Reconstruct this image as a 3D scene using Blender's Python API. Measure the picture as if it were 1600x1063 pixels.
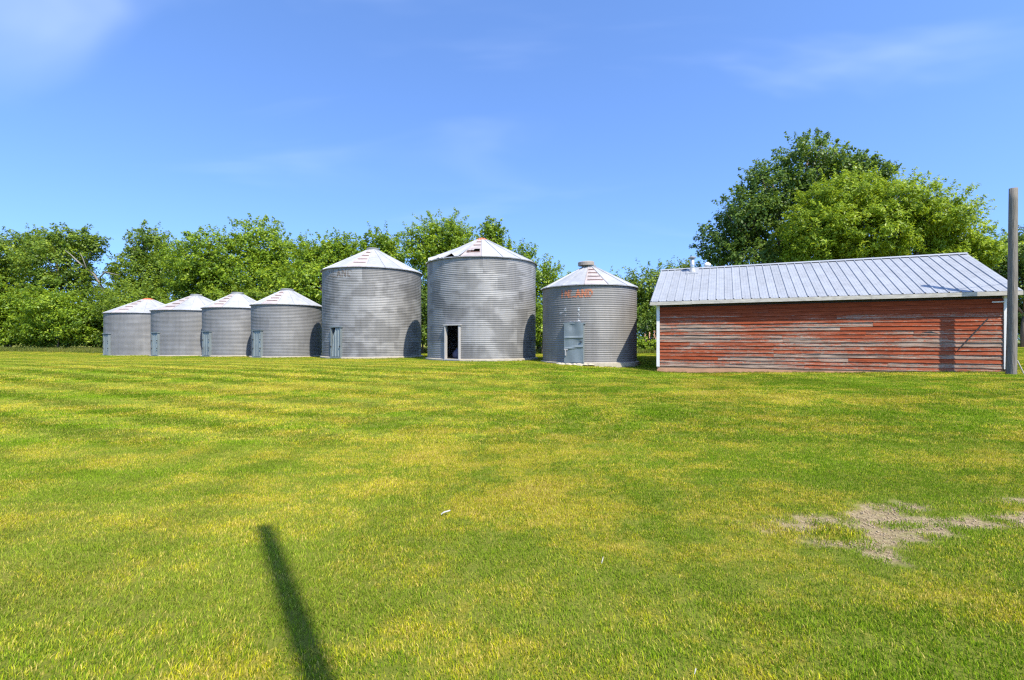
import bpy, math, random
import numpy as np
from mathutils import Vector, Matrix, Euler

for o in list(bpy.data.objects):
    bpy.data.objects.remove(o, do_unlink=True)
scene = bpy.context.scene
COL = scene.collection
R = math.radians
EYE = 1.5

# ------------------------------------------------------------------ camera
cd = bpy.data.cameras.new('camera')
cd.sensor_width = 36.0
cd.lens = 755.0 / 1600.0 * 36.0
cd.clip_start = 0.05
cd.clip_end = 6000.0
cam = bpy.data.objects.new('camera', cd)
cam.location = (0, 0, EYE)
cam.rotation_euler = (R(90), 0, 0)
COL.objects.link(cam)
scene.camera = cam

# ------------------------------------------------------------------ light
SUN_AZ = 33.0      # degrees to the right of straight behind the camera
SUN_EL = 52.0
to_sun = Vector((math.sin(R(SUN_AZ)) * math.cos(R(SUN_EL)),
                 -math.cos(R(SUN_AZ)) * math.cos(R(SUN_EL)), math.sin(R(SUN_EL))))
sd = bpy.data.lights.new('sun', 'SUN')
sd.energy = 4.0
sd.angle = R(0.6)
sd.color = (1.0, 0.93, 0.80)
sun = bpy.data.objects.new('sun', sd)
sun.rotation_euler = to_sun.to_track_quat('Z', 'Y').to_euler()
sun.location = (10, -10, 30)
COL.objects.link(sun)

world = bpy.data.worlds.new('World')
scene.world = world
world.use_nodes = True


def build_world():
    nt = world.node_tree
    nt.nodes.clear()
    N = nt.nodes.new
    L = nt.links.new
    out = N('ShaderNodeOutputWorld')
    bg = N('ShaderNodeBackground')
    bg.inputs['Strength'].default_value = 0.13
    sky = N('ShaderNodeTexSky')
    sky.sky_type = 'NISHITA'
    sky.sun_disc = False
    sky.sun_elevation = R(SUN_EL)
    sky.sun_rotation = R(180 - SUN_AZ)
    sky.altitude = 500
    sky.air_density = 1.0
    sky.dust_density = 0.9
    sky.ozone_density = 2.5
    tcs = N('ShaderNodeTexCoord')
    lift = N('ShaderNodeVectorMath'); lift.operation = 'MULTIPLY_ADD'
    lift.inputs[1].default_value = (1, 1, .95)
    lift.inputs[2].default_value = (0, 0, .15)
    nrm = N('ShaderNodeVectorMath'); nrm.operation = 'NORMALIZE'
    L(tcs.outputs['Generated'], lift.inputs[0]); L(lift.outputs[0], nrm.inputs[0]); L(nrm.outputs[0], sky.inputs['Vector'])
    # thin cirrus: noise on a flat cloud layer high above
    tc = N('ShaderNodeTexCoord')
    sep = N('ShaderNodeSeparateXYZ')
    L(tc.outputs['Generated'], sep.inputs[0])
    mx = N('ShaderNodeMath'); mx.operation = 'MAXIMUM'; mx.inputs[1].default_value = 0.03
    L(sep.outputs['Z'], mx.inputs[0])
    ad = N('ShaderNodeMath'); ad.operation = 'ADD'; ad.inputs[1].default_value = 0.22
    L(mx.outputs[0], ad.inputs[0])
    dv = N('ShaderNodeVectorMath'); dv.operation = 'DIVIDE'
    cb = N('ShaderNodeCombineXYZ')
    for i in range(3):
        L(ad.outputs[0], cb.inputs[i])
    L(tc.outputs['Generated'], dv.inputs[0])
    L(cb.outputs[0], dv.inputs[1])
    mp = N('ShaderNodeMapping')
    mp.inputs['Location'].default_value = (2.6, 1.1, 0)
    mp.inputs['Rotation'].default_value = (0, 0, R(-12))
    mp.inputs['Scale'].default_value = (0.62, 1.5, 1)
    L(dv.outputs[0], mp.inputs[0])
    n1 = N('ShaderNodeTexNoise')
    n1.inputs['Scale'].default_value = 1.35
    n1.inputs['Detail'].default_value = 4
    n1.inputs['Roughness'].default_value = 0.5
    n1.inputs['Distortion'].default_value = 0.5
    L(mp.outputs[0], n1.inputs['Vector'])
    mr = N('ShaderNodeMapRange')
    mr.interpolation_type = 'SMOOTHSTEP'
    mr.inputs['From Min'].default_value = 0.50
    mr.inputs['From Max'].default_value = 0.85
    mr.inputs['To Max'].default_value = 0.34
    L(n1.outputs['Fac'], mr.inputs['Value'])
    low = N('ShaderNodeMapRange'); low.interpolation_type = 'SMOOTHSTEP'
    low.inputs['From Min'].default_value = 0.26; low.inputs['From Max'].default_value = 0.50
    low.inputs['To Min'].default_value = 0.25
    L(sep.outputs['Z'], low.inputs['Value'])
    thin = N('ShaderNodeMath'); thin.operation = 'MULTIPLY'
    L(mr.outputs[0], thin.inputs[0]); L(low.outputs[0], thin.inputs[1])
    mix = N('ShaderNodeMix'); mix.data_type = 'RGBA'
    L(thin.outputs[0], mix.inputs['Factor'])
    tint = N('ShaderNodeMix'); tint.data_type = 'RGBA'; tint.blend_type = 'MULTIPLY'
    tint.inputs['Factor'].default_value = 1.0
    L(sky.outputs[0], tint.inputs['A'])
    tint.inputs['B'].default_value = (0.88, 1.08, 1.38, 1)
    L(tint.outputs['Result'], mix.inputs['A'])
    mix.inputs['B'].default_value = (5.6, 6.3, 7.6, 1)
    L(mix.outputs['Result'], bg.inputs['Color'])
    L(bg.outputs[0], out.inputs['Surface'])


build_world()
vs = scene.view_settings
vs.view_transform = 'Standard'
vs.look = 'None'
vs.exposure = 0.96
cy = scene.cycles
cy.use_denoising = False      # the smoothing wipes out the grass
cy.use_adaptive_sampling = False
cy.filter_width = 1.3
cy.sample_clamp_indirect = 4.0
cy.max_bounces = 6
cy.diffuse_bounces = 3
cy.glossy_bounces = 3
cy.transmission_bounces = 3
cy.transparent_max_bounces = 4
vs.gamma = 1.0
vs.use_curve_mapping = False

# ------------------------------------------------------------------ helpers
rng = np.random.default_rng(7)


def make_mesh(name, V, F, mat=None, smooth=False, attrs=None):
    """V (n,3); F list of index arrays (k,m) or list of tuples"""
    me = bpy.data.meshes.new(name)
    V = np.asarray(V, dtype=np.float32)
    if isinstance(F, np.ndarray):
        F = [F]
    if len(F) and not isinstance(F[0], np.ndarray):
        me.from_pydata(V.tolist(), [], [tuple(f) for f in F])
    else:
        me.vertices.add(len(V))
        me.vertices.foreach_set('co', V.ravel())
        nl = sum(f.size for f in F)
        npoly = sum(len(f) for f in F)
        me.loops.add(nl)
        me.polygons.add(npoly)
        me.loops.foreach_set('vertex_index', np.concatenate([f.ravel() for f in F]).astype(np.int32))
        st, a = [], 0
        for f in F:
            m = f.shape[1]
            st.append(a + np.arange(len(f)) * m)
            a += f.size
        me.polygons.foreach_set('loop_start', np.concatenate(st).astype(np.int32))
    me.update(calc_edges=True)
    if smooth:
        me.polygons.foreach_set('use_smooth', np.ones(len(me.polygons), dtype=bool))
    if attrs:
        for k, v in attrs.items():
            at = me.attributes.new(k, 'FLOAT', 'POINT')
            at.data.foreach_set('value', np.asarray(v, dtype=np.float32))
    if mat:
        me.materials.append(mat)
    me.validate()
    return me


def link(name, data, parent=None, loc=(0, 0, 0), rot=(0, 0, 0), scale=(1, 1, 1)):
    o = bpy.data.objects.new(name, data)
    COL.objects.link(o)
    o.parent = parent
    o.location = loc
    o.rotation_euler = rot
    o.scale = scale
    return o


def tag(o, label=None, cat=None, group=None, kind=None):
    if label: o['label'] = label
    if cat: o['category'] = cat
    if group: o['group'] = group
    if kind: o['kind'] = kind
    return o


class MB:
    """collects simple solids into one mesh"""
    def __init__(s):
        s.v, s.f = [], []

    def add(s, V, F):
        b = len(s.v)
        s.v += [tuple(p) for p in V]
        s.f += [tuple(i + b for i in f) for f in F]

    def box(s, x0, x1, y0, y1, z0, z1):
        s.add([(x0, y0, z0), (x1, y0, z0), (x1, y1, z0), (x0, y1, z0),
               (x0, y0, z1), (x1, y0, z1), (x1, y1, z1), (x0, y1, z1)],
              [(0, 3, 2, 1), (4, 5, 6, 7), (0, 1, 5, 4), (1, 2, 6, 5), (2, 3, 7, 6), (3, 0, 4, 7)])

    def tube(s, pts, rad, n=8, cap=True):
        pts = [Vector(p) for p in pts]
        V, F = [], []
        for i, p in enumerate(pts):
            d = (pts[min(i + 1, len(pts) - 1)] - pts[max(i - 1, 0)]).normalized()
            a = d.orthogonal().normalized() if abs(d.z) < .9 else Vector((1, 0, 0))
            a = (a - d * a.dot(d)).normalized()
            b = d.cross(a)
            for k in range(n):
                t = 2 * math.pi * k / n
                V.append(p + (a * math.cos(t) + b * math.sin(t)) * rad[i])
        for i in range(len(pts) - 1):
            for k in range(n):
                k2 = (k + 1) % n
                F.append((i * n + k, i * n + k2, (i + 1) * n + k2, (i + 1) * n + k))
        if cap:
            F.append(tuple(range(n - 1, -1, -1)))
            F.append(tuple((len(pts) - 1) * n + k for k in range(n)))
        s.add(V, F)

    def lathe(s, prof, n=32, cap=True):
        V, F = [], []
        for r, z in prof:
            for k in range(n):
                t = 2 * math.pi * k / n
                V.append((r * math.cos(t), r * math.sin(t), z))
        for i in range(len(prof) - 1):
            for k in range(n):
                k2 = (k + 1) % n
                F.append((i * n + k, i * n + k2, (i + 1) * n + k2, (i + 1) * n + k))
        if cap:
            F.append(tuple((len(prof) - 1) * n + k for k in range(n)))
        s.add(V, F)

    def mesh(s, name, mat, smooth=False):
        me = bpy.data.meshes.new(name)
        me.from_pydata([tuple(v) for v in s.v], [], s.f)
        me.update()
        if smooth:
            me.polygons.foreach_set('use_smooth', np.ones(len(me.polygons), dtype=bool))
        me.materials.append(mat)
        return me

    def build(s, name, mat, parent=None, smooth=False, **k):
        return link(name, s.mesh(name, mat, smooth), parent, **k)


# ---- ground height -------------------------------------------------------
CTRL = [  # x, y, height relative to the eye, sigma
    (3.56, 20.2, -.97, 2.2), (-1.5, 22, -.90, 3), (-8, 25.3, -.91, 3.5), (-14.0, 28.6, -1.0, 3.5),
    (-18.4, 31, -1.01, 3.5), (-23, 33, -1.05, 3.5), (-28, 35.6, -1.10, 4), (5.7, 18.7, -1.42, 2.0),
    (10.5, 16.7, -1.14, 2.4), (15.3, 14.6, -.89, 2.6), (47, 45, -.55, 9), (36, 30, -.72, 8), (8, 33, -.8, 5)]


def ground(x, y):
    x = np.asarray(x, float); y = np.asarray(y, float)
    t = np.clip((y - 4) / 15.0, 0, 1)
    base = -1.5 + .5 * (t * t * (3 - 2 * t)) + .06 * np.clip((y - 30) / 20, 0, 1)
    num = 0; den = .35
    for cx, cy, h, s in CTRL:
        w = np.exp(-((x - cx) ** 2 + (y - cy) ** 2) / (2 * s * s))
        num = num + w * (h - .07 - base)
        den = den + w
    return EYE + base + num / den


def vnoise(x, y, seed=0):
    """cheap smooth value noise in numpy"""
    def h(i, j):
        n = (i * 374761393 + j * 668265263 + seed * 974634777) & 0x7fffffff
        n = ((n ^ (n >> 13)) * 1274126177) & 0x7fffffff
        return ((n ^ (n >> 16)) & 0xffff) / 65535.0
    xi = np.floor(x).astype(np.int64); yi = np.floor(y).astype(np.int64)
    u = x - xi; v = y - yi
    u = u * u * (3 - 2 * u); v = v * v * (3 - 2 * v)
    return (h(xi, yi) * (1 - u) + h(xi + 1, yi) * u) * (1 - v) + (h(xi, yi + 1) * (1 - u) + h(xi + 1, yi + 1) * u) * v


def bare_mask(x, y):
    """gravelly worn patch at the right: 1 = bare"""
    def el(cx, cy, rx, ry, rot=0):
        c, s = math.cos(rot), math.sin(rot)
        dx, dy = x - cx, y - cy
        a, b = dx * c + dy * s, -dx * s + dy * c
        return 1 - np.sqrt((a / rx) ** 2 + (b / ry) ** 2)
    m = np.maximum.reduce([el(2.50, 3.93, .52, .22), el(2.62, 3.70, .50, .20), el(2.95, 3.95, .45, .24, .3), el(2.60, 3.40, .13, .22), el(3.35, 4.30, .40, .14, .3),
                           el(3.05, 3.80, .5, .14, .1), el(3.95, 3.98, .80, .13, .05), el(4.5, 4.1, .8, .13, .1), el(4.80, 4.50, .45, .10)])
    m = np.clip(m * 1.5, -2, .42)
    n = vnoise(x * 4, y * 4, 3) * .35 + vnoise(x * 12, y * 12, 5) * .35 + vnoise(x * 32, y * 32, 6) * .3
    m = m + (n - .52) * 1.9
    m = m - np.clip(1.25 - np.hypot((x - 2.50) / .19, (y - 3.70) / .09), 0, 1) * 3
    return np.clip(m * 1.15 + .50, 0, .93)


# ------------------------------------------------------------------ materials
def newmat(name):
    m = bpy.data.materials.new(name)
    m.use_nodes = True
    nt = m.node_tree
    nt.nodes.clear()
    return m, nt, nt.nodes.new, nt.links.new


class NT:
    """small node-graph helper"""
    def __init__(s, name):
        s.m, s.nt, s.N, s.L = newmat(name)
        s.out = s.N('ShaderNodeOutputMaterial')

    def val(s, sock, v):
        if hasattr(v, 'is_output') or isinstance(v, bpy.types.NodeSocket):
            s.L(v, sock)
        else:
            sock.default_value = v

    def math(s, op, a, b=0.0, c=None, clamp=False):
        n = s.N('ShaderNodeMath'); n.operation = op; n.use_clamp = clamp
        s.val(n.inputs[0], a); s.val(n.inputs[1], b)
        if c is not None: s.val(n.inputs[2], c)
        return n.outputs[0]

    def mix(s, f, a, b, mode='MIX'):
        n = s.N('ShaderNodeMix'); n.data_type = 'RGBA'; n.blend_type = mode
        s.val(n.inputs['Factor'], f); s.val(n.inputs['A'], a); s.val(n.inputs['B'], b)
        return n.outputs['Result']

    def ramp(s, v, lo, hi, a=0.0, b=1.0):
        n = s.N('ShaderNodeMapRange'); n.interpolation_type = 'SMOOTHSTEP'
        s.val(n.inputs['Value'], v)
        n.inputs['From Min'].default_value = lo; n.inputs['From Max'].default_value = hi
        n.inputs['To Min'].default_value = a; n.inputs['To Max'].default_value = b
        return n.outputs[0]

    def noise(s, vec, scale, detail=3, rough=.55, dist=0):
        n = s.N('ShaderNodeTexNoise')
        if vec is not None: s.L(vec, n.inputs['Vector'])
        n.inputs['Scale'].default_value = scale; n.inputs['Detail'].default_value = detail
        n.inputs['Roughness'].default_value = rough; n.inputs['Distortion'].default_value = dist
        return n.outputs['Fac']

    def pos(s):
        return s.N('ShaderNodeNewGeometry').outputs['Position']

    def objco(s):
        return s.N('ShaderNodeTexCoord').outputs['Object']

    def mapping(s, v, scale=(1, 1, 1), rot=(0, 0, 0), loc=(0, 0, 0)):
        n = s.N('ShaderNodeMapping')
        s.L(v, n.inputs[0])
        n.inputs['Scale'].default_value = scale; n.inputs['Rotation'].default_value = rot
        n.inputs['Location'].default_value = loc
        return n.outputs[0]

    def offset(s, v, r, k=37.0):
        c = s.N('ShaderNodeCombineXYZ')
        t = s.math('MULTIPLY', r, k)
        for i in range(3): s.L(t, c.inputs[i])
        n = s.N('ShaderNodeVectorMath'); n.operation = 'ADD'
        s.L(v, n.inputs[0]); s.L(c.outputs[0], n.inputs[1])
        return n.outputs[0]

    def orand(s):
        return s.N('ShaderNodeObjectInfo').outputs['Random']

    def island(s):
        return s.N('ShaderNodeNewGeometry').outputs['Random Per Island']

    def attr(s, name):
        n = s.N('ShaderNodeAttribute'); n.attribute_name = name
        return n.outputs['Fac']

    def bump(s, h, strength=.3, dist=.01):
        n = s.N('ShaderNodeBump')
        n.inputs['Strength'].default_value = strength; n.inputs['Distance'].default_value = dist
        s.L(h, n.inputs['Height'])
        return n.outputs[0]

    def principled(s, color, rough=.6, metal=0.0, spec=.4, normal=None):
        p = s.N('ShaderNodeBsdfPrincipled')
        s.val(p.inputs['Base Color'], color); s.val(p.inputs['Roughness'], rough)
        s.val(p.inputs['Metallic'], metal); s.val(p.inputs['Specular IOR Level'], spec)
        if normal is not None: s.L(normal, p.inputs['Normal'])
        s.L(p.outputs[0], s.out.inputs['Surface'])
        return p


def C(r, g, b): return (r, g, b, 1.0)


def mat_galv(name, base, tone=.12, patch=.1, metal=.30, rough=.58, warm=0.0):
    g = NT(name)
    p = g.pos()
    r = g.orand()
    q = g.offset(p, r, 23)
    blotch = g.noise(g.mapping(q, (.9, .9, 1.2)), 1.0, 2, .5)
    blotch = g.ramp(blotch, .42, .58)
    streak = g.noise(g.mapping(p, (5, 5, .35)), 1.0, 4, .6)
    fine = g.noise(p, 26, 3, .6)
    k = g.math('MULTIPLY_ADD', g.math('SUBTRACT', r, .5), 2 * tone, 1.0)
    k = g.math('MULTIPLY_ADD', g.math('SUBTRACT', blotch, .5), patch, k)
    k = g.math('MULTIPLY_ADD', g.math('SUBTRACT', streak, .5), .55, k)
    k = g.math('MULTIPLY_ADD', g.math('SUBTRACT', fine, .5), .22, k)
    col = g.mix(g.ramp(streak, .5, .8, 0, .35), base, C(base[0] * .95, base[1] * .9, base[2] * .82))
    cc = g.N('ShaderNodeVectorMath'); cc.operation = 'SCALE'
    g.L(col, cc.inputs[0]); g.L(k, cc.inputs['Scale'])
    rr = g.math('MULTIPLY_ADD', blotch, -.06, rough + .05)
    rr = g.math('MULTIPLY_ADD', fine, .12, rr)
    g.principled(cc.outputs[0], rr, metal, .45)
    return g.m


def mat_simple(name, col, rough=.6, metal=0.0, var=.25, scale=8.0, bump=.0, stretch=(1, 1, 1), spec=.35, objspace=False):
    g = NT(name)
    p = g.objco() if objspace else g.pos()
    p = g.offset(p, g.orand(), 11)
    n = g.noise(g.mapping(p, stretch), scale, 5, .6)
    k = g.math('MULTIPLY_ADD', g.math('SUBTRACT', n, .5), 2 * var, 1.0)
    cc = g.N('ShaderNodeVectorMath'); cc.operation = 'SCALE'
    cc.inputs[0].default_value = col[:3]
    g.L(k, cc.inputs['Scale'])
    nb = g.bump(n, bump, .02) if bump else None
    g.principled(cc.outputs[0], rough, metal, spec, nb)
    return g.m


def mat_siding():
    g = NT('peeling_red_paint')
    p = g.mapping(g.pos(), (1, 1, 1), (0, 0, SH_TH))
    r = g.orand()
    q = g.offset(p, r, 31)
    grain = g.noise(g.mapping(q, (1.6, 1.6, 60)), 1.0, 4, .65)
    flake = g.noise(g.mapping(q, (5.5, 5.5, 30)), 1.0, 6, .72)
    flake2 = g.noise(g.mapping(q, (16, 16, 60)), 1.0, 4, .7)
    zone = g.noise(g.mapping(p, (.55, .55, 1.3), (0, 0, 0), (4, 0, 2)), 1.0, 2, .5)
    sep = g.N('ShaderNodeSeparateXYZ'); g.L(g.pos(), sep.inputs[0])
    shel = g.ramp(sep.outputs['Z'], 2.25, 2.75)            # boards under the eave keep their paint
    speck = g.noise(g.mapping(q, (22, 22, 70)), 1.0, 3, .7)
    flake3 = g.noise(g.mapping(q, (1.1, 1.1, 55)), 1.0, 4, .6)
    so = g.N('ShaderNodeSeparateXYZ'); g.L(g.objco(), so.inputs[0])
    lip = g.ramp(so.outputs['Z'], .004, .040, 1, 0)          # the drip edge wears first
    w = g.math('MULTIPLY_ADD', flake2, .42, g.math('MULTIPLY', flake, .60))
    w = g.math('MULTIPLY_ADD', zone, .50, g.math('ADD', w, .06))
    w = g.math('MULTIPLY_ADD', flake3, .45, w)
    w = g.math('MULTIPLY_ADD', r, .28, w)
    w = g.math('MULTIPLY_ADD', speck, .22, w)
    w = g.math('MULTIPLY_ADD', lip, .10, w)
    w = g.math('MULTIPLY_ADD', shel, -.40, w)
    bare = g.ramp(w, 1.31, 1.40, 0, .94)
    chalk = g.ramp(w, 1.16, 1.36)
    red = g.mix(g.ramp(grain, .3, .7), C(.165, .031, .011), C(.370, .078, .026))
    red = g.mix(g.math('MULTIPLY', chalk, .45), red, C(.42, .165, .10))
    wood = g.mix(g.ramp(grain, .32, .68), C(.110, .074, .052), C(.44, .345, .265))
    col = g.mix(bare, red, wood)
    crack = g.ramp(g.noise(g.mapping(q, (.9, .9, 90)), 1.0, 4, .7), .35, .45, 1, 0)
    col = g.mix(g.math('MULTIPLY', crack, .8), col, C(.05, .028, .022))
    hb = g.math('MULTIPLY_ADD', bare, -.6, grain)
    g.principled(col, g.math('MULTIPLY_ADD', bare, .2, .7), 0, .10, g.bump(hb, .55, .006))
    return g.m


def mat_leaf(name, dark, mid, light, trans=.35):
    g = NT(name)
    t = g.attr('tint')
    big = g.noise(g.pos(), .35, 2, .5)
    t2 = g.math('MULTIPLY_ADD', g.math('SUBTRACT', big, .5), .7, t)
    col = g.mix(g.ramp(t2, .0, .5), dark, mid)
    col = g.mix(g.ramp(t2, .45, 1.0), col, light)
    p = g.principled(col, .45, 0, .32)
    tr = g.N('ShaderNodeBsdfTranslucent')
    g.L(g.mix(.5, col, C(light[0] * 1.3, light[1] * 1.25, light[2] * .6)), tr.inputs['Color'])
    ms = g.N('ShaderNodeMixShader'); ms.inputs[0].default_value = trans
    g.L(p.outputs[0], ms.inputs[1]); g.L(tr.outputs[0], ms.inputs[2])
    g.L(ms.outputs[0], g.out.inputs['Surface'])
    return g.m


BIN_DIR = R(-25.5)      # the mower ran along the row of bins


def lawn_colour(g, isl, isl2):
    """shared patches of the lawn: green, sun-bleached yellow, straw"""
    p = g.pos()
    st = g.mapping(p, (.10, .62, .0), (0, 0, -BIN_DIR))
    band = g.noise(st, 1.0, 3, .55, .3)
    n1 = g.noise(g.mapping(p, (1, 1, 0)), .28, 3, .55, .4)
    n2 = g.noise(g.mapping(p, (1, 1.3, 0)), 1.25, 5, .62, .3)
    n3 = g.noise(g.mapping(p, (1, 1, 0)), 9.0, 3, .6)
    cl = g.noise(g.mapping(p, (.035, .95, .0), (0, 0, -BIN_DIR)), 1.0, 2, .5, .15)
    sx = g.N('ShaderNodeSeparateXYZ'); g.L(p, sx.inputs[0])
    side = g.ramp(sx.outputs['X'], -4.0, 3.0, 1, .25)
    cl = g.math('MULTIPLY', g.ramp(cl, .36, .62), side)
    y = g.math('MULTIPLY_ADD', band, .60, g.math('MULTIPLY', n1, .70))
    y = g.math('MULTIPLY_ADD', g.math('SUBTRACT', n2, .5), 1.0, g.math('ADD', y, .275))
    y = g.math('MULTIPLY_ADD', n3, .42, y)
    y = g.math('MULTIPLY_ADD', isl, .22, y)                # about 0.85 .. 1.65
    green = g.mix(isl, C(.058, .145, .004), C(.285, .435, .010))
    yel = g.mix(isl, C(.225, .260, .006), C(.700, .640, .022))
    green = g.mix(g.math('MULTIPLY', cl, .42), green, C(.36, .36, .06))
    straw = g.mix(isl, C(.27, .165, .050), C(.80, .60, .20))
    col = g.mix(g.ramp(y, 1.16, 1.46), green, yel)
    dead = g.ramp(g.math('MULTIPLY_ADD', isl2, .95, y), 1.76, 2.30, 0, .85)
    return g.mix(dead, col, straw)


def mat_grass():
    g = NT('grass_blades')
    r0 = g.island()
    r1 = g.math('FRACT', g.math('MULTIPLY', r0, 91.7))
    col = lawn_colour(g, r0, r1)
    p = g.principled(col, .75, 0, .08)
    tr = g.N('ShaderNodeBsdfTranslucent'); g.L(col, tr.inputs['Color'])
    ms = g.N('ShaderNodeMixShader'); ms.inputs[0].default_value = .3
    g.L(p.outputs[0], ms.inputs[1]); g.L(tr.outputs[0], ms.inputs[2])
    g.L(ms.outputs[0], g.out.inputs['Surface'])
    return g.m


def mat_ground():
    g = NT('lawn_soil')
    p = g.pos()
    thatch = g.mix(.6, lawn_colour(g, g.noise(p, 60, 2, .6), g.noise(p, 45, 2, .6)), C(.10, .065, .022))
    n = g.noise(p, 28, 6, .7)
    n2 = g.noise(p, 5, 4, .6)
    grav = g.mix(g.ramp(n, .3, .7), C(.15, .105, .055), C(.40, .315, .19))
    grav = g.mix(g.ramp(n2, .45, .75, 0, .5), grav, C(.30, .215, .15))
    col = g.mix(g.attr('bare'), thatch, grav)
    g.principled(col, .9, 0, .15, g.bump(n, .8, .02))
    return g.m


SH_TH = .41
M = {}
M['galv_big'] = mat_galv('weathered_galvanised_sheet', C(.228, .224, .217), .10, .38)
M['galv_small'] = mat_galv('dull_galvanised_sheet', C(.200, .199, .198), .035, .14)
M['galv_near'] = mat_galv('grey_galvanised_sheet', C(.222, .212, .198), .03, .12)
M['galv_roof'] = mat_galv('galvanised_roof_panel', C(.41, .415, .42), .07, .14, .25, .55)
M['galv_door'] = mat_galv('blue_grey_galvanised_door', C(.225, .26, .262), .05, .14, .40, .5)
M['shed_roof'] = mat_galv('galvalume_roofing', C(.325, .34, .36), .035, .10, .25, .5)
M['rib_dark'] = mat_galv('roofing_rib', C(.30, .315, .335), .03, .05, .3, .5)
M['rust'] = mat_simple('rusty_red_iron', C(.15, .075, .06), .8, 0, .4, 14)
M['rust_stain'] = mat_galv('rust_stained_panel', C(.44, .385, .36), .05, .2, .25, .55)
M['orange_cap'] = mat_simple('orange_rusted_cap', C(.52, .12, .035), .7, 0, .35, 9)
M['cap_grey'] = mat_simple('grey_cap_metal', C(.30, .31, .31), .55, .3, .25, 9)
M['cap_brown'] = mat_simple('weathered_brown_grey_cap', C(.30, .265, .225), .75, .15, .35, 9)
M['concrete'] = mat_simple('bin_base_concrete', C(.42, .37, .28), .9, 0, .35, 6, .4)
M['dark_iron'] = mat_simple('dark_iron', C(.05, .05, .05), .7, .2, .3, 10)
M['white_paint'] = mat_simple('worn_white_paint', C(.70, .68, .64), .7, 0, .22, 5, .3, (1, 1, .25))
M['trim'] = mat_simple('weathered_white_fascia', C(.46, .42, .35), .8, 0, .6, 4.5, .3, (1, 1, 4))
M['sill'] = mat_simple('brown_foundation', C(.50, .27, .15), .9, 0, .4, 3, .4, (1, 1, 3))
M['frame_white'] = mat_simple('pale_door_frame', C(.42, .40, .37), .6, .1, .2, 8)
M['pole'] = mat_simple('grey_weathered_pole', C(.185, .165, .138), .9, 0, .85, 7, 1.0, (6, 6, .35))
M['bark'] = mat_simple('grey_brown_bark', C(.13, .105, .08), .95, 0, .4, 9, .6, (1, 1, .4))
M['deadwood'] = mat_simple('pale_dead_wood', C(.22, .195, .165), .9, 0, .35, 6, .4)
M['sack'] = mat_simple('blue_grey_sack', C(.10, .10, .15), .8, 0, .35, 6)
M['floor_dirt'] = mat_simple('bin_floor', C(.22, .19, .15), .95, 0, .3, 6)
M['text_faded'] = mat_simple('faded_brown_lettering', C(.17, .14, .12), .8, 0, .3, 6)
M['text_orange'] = mat_simple('faded_orange_lettering', C(.40, .155, .085), .8, 0, .3, 6)
M['white_smear'] = mat_simple('white_paint_smear', C(.50, .51, .51), .8, 0, .2, 6)
M['wire'] = mat_simple('black_cable', C(.04, .04, .04), .5, 0, .1, 6)
M['white_thing'] = mat_simple('white_litter', C(.42, .41, .37), .6, 0, .1, 12)
M['pipe'] = mat_simple('stainless_pipe', C(.62, .63, .64), .3, .6, .12, 9)
M['vent_white'] = mat_simple('white_vent', C(.78, .78, .76), .5, 0, .1, 9)
M['road'] = mat_simple('gravel_road', C(.50, .38, .30), .95, 0, .3, 6, .3)
M['stone'] = mat_simple('pebble_stone', C(.34, .265, .165), .9, 0, .7, 40)
M['flower'] = mat_simple('peach_flower_spike', C(.62, .36, .22), .7, 0, .2, 12)
M['siding'] = mat_siding()
M['grass'] = mat_grass()
M['ground'] = mat_ground()
M['leaf_mid'] = mat_leaf('leaves_mid_green', C(0.067, 0.128, 0.010), C(0.183, 0.293, 0.017), C(0.378, 0.476, 0.034), .42)
M['leaf_olive'] = mat_leaf('leaves_olive_green', C(0.059, 0.110, 0.012), C(0.152, 0.238, 0.020), C(0.305, 0.390, 0.037), .42)
M['leaf_dark'] = mat_leaf('leaves_dark_green', C(0.039, 0.081, 0.015), C(0.098, 0.171, 0.024), C(0.220, 0.317, 0.044), .38)
M['leaf_light'] = mat_leaf('leaves_light_yellow_green', C(0.116, 0.189, 0.010), C(0.250, 0.366, 0.020), C(0.421, 0.506, 0.037), .45)
M['tallgrass'] = mat_leaf('tall_grass', C(.06, .10, .014), C(.14, .19, .024), C(.28, .26, .06), .3)


# ================================================================== SETTING
def build_ground():
    ys = np.unique(np.concatenate([np.linspace(-300, -20, 12), np.arange(-20, 0, 2.0), np.arange(0, 2.6, .2), np.arange(2.6, 5.6, .045),
                                   np.arange(5.6, 10, .25), np.arange(10, 56, .8), np.linspace(56, 200, 24), np.linspace(210, 2500, 24)]).round(4))
    xs = np.unique(np.concatenate([np.linspace(-2500, -120, 20), np.arange(-120, -45, 5.0), np.arange(-45, 1.0, .9), np.arange(1.0, 6.4, .045),
                                   np.arange(6.4, 24, .5), np.arange(24, 60, 1.2), np.arange(60, 130, 6), np.linspace(140, 2500, 20)]).round(4))
    X, Y = np.meshgrid(xs, ys)
    Z = ground(X, Y)
    b = np.where((X > .9) & (X < 6.5) & (Y > 2.5) & (Y < 5.7), bare_mask(X, Y), 0)
    Z = Z - b * .012
    nx, ny = len(xs), len(ys)
    V = np.stack([X.ravel(), Y.ravel(), Z.ravel()], 1)
    i = np.arange(nx * ny).reshape(ny, nx)
    F = np.stack([i[:-1, :-1].ravel(), i[:-1, 1:].ravel(), i[1:, 1:].ravel(), i[1:, :-1].ravel()], 1)
    o = link('ground', make_mesh('ground', V, F, M['ground'], True, {'bare': b.ravel()}))
    tag(o, kind='structure')


build_ground()


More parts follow.
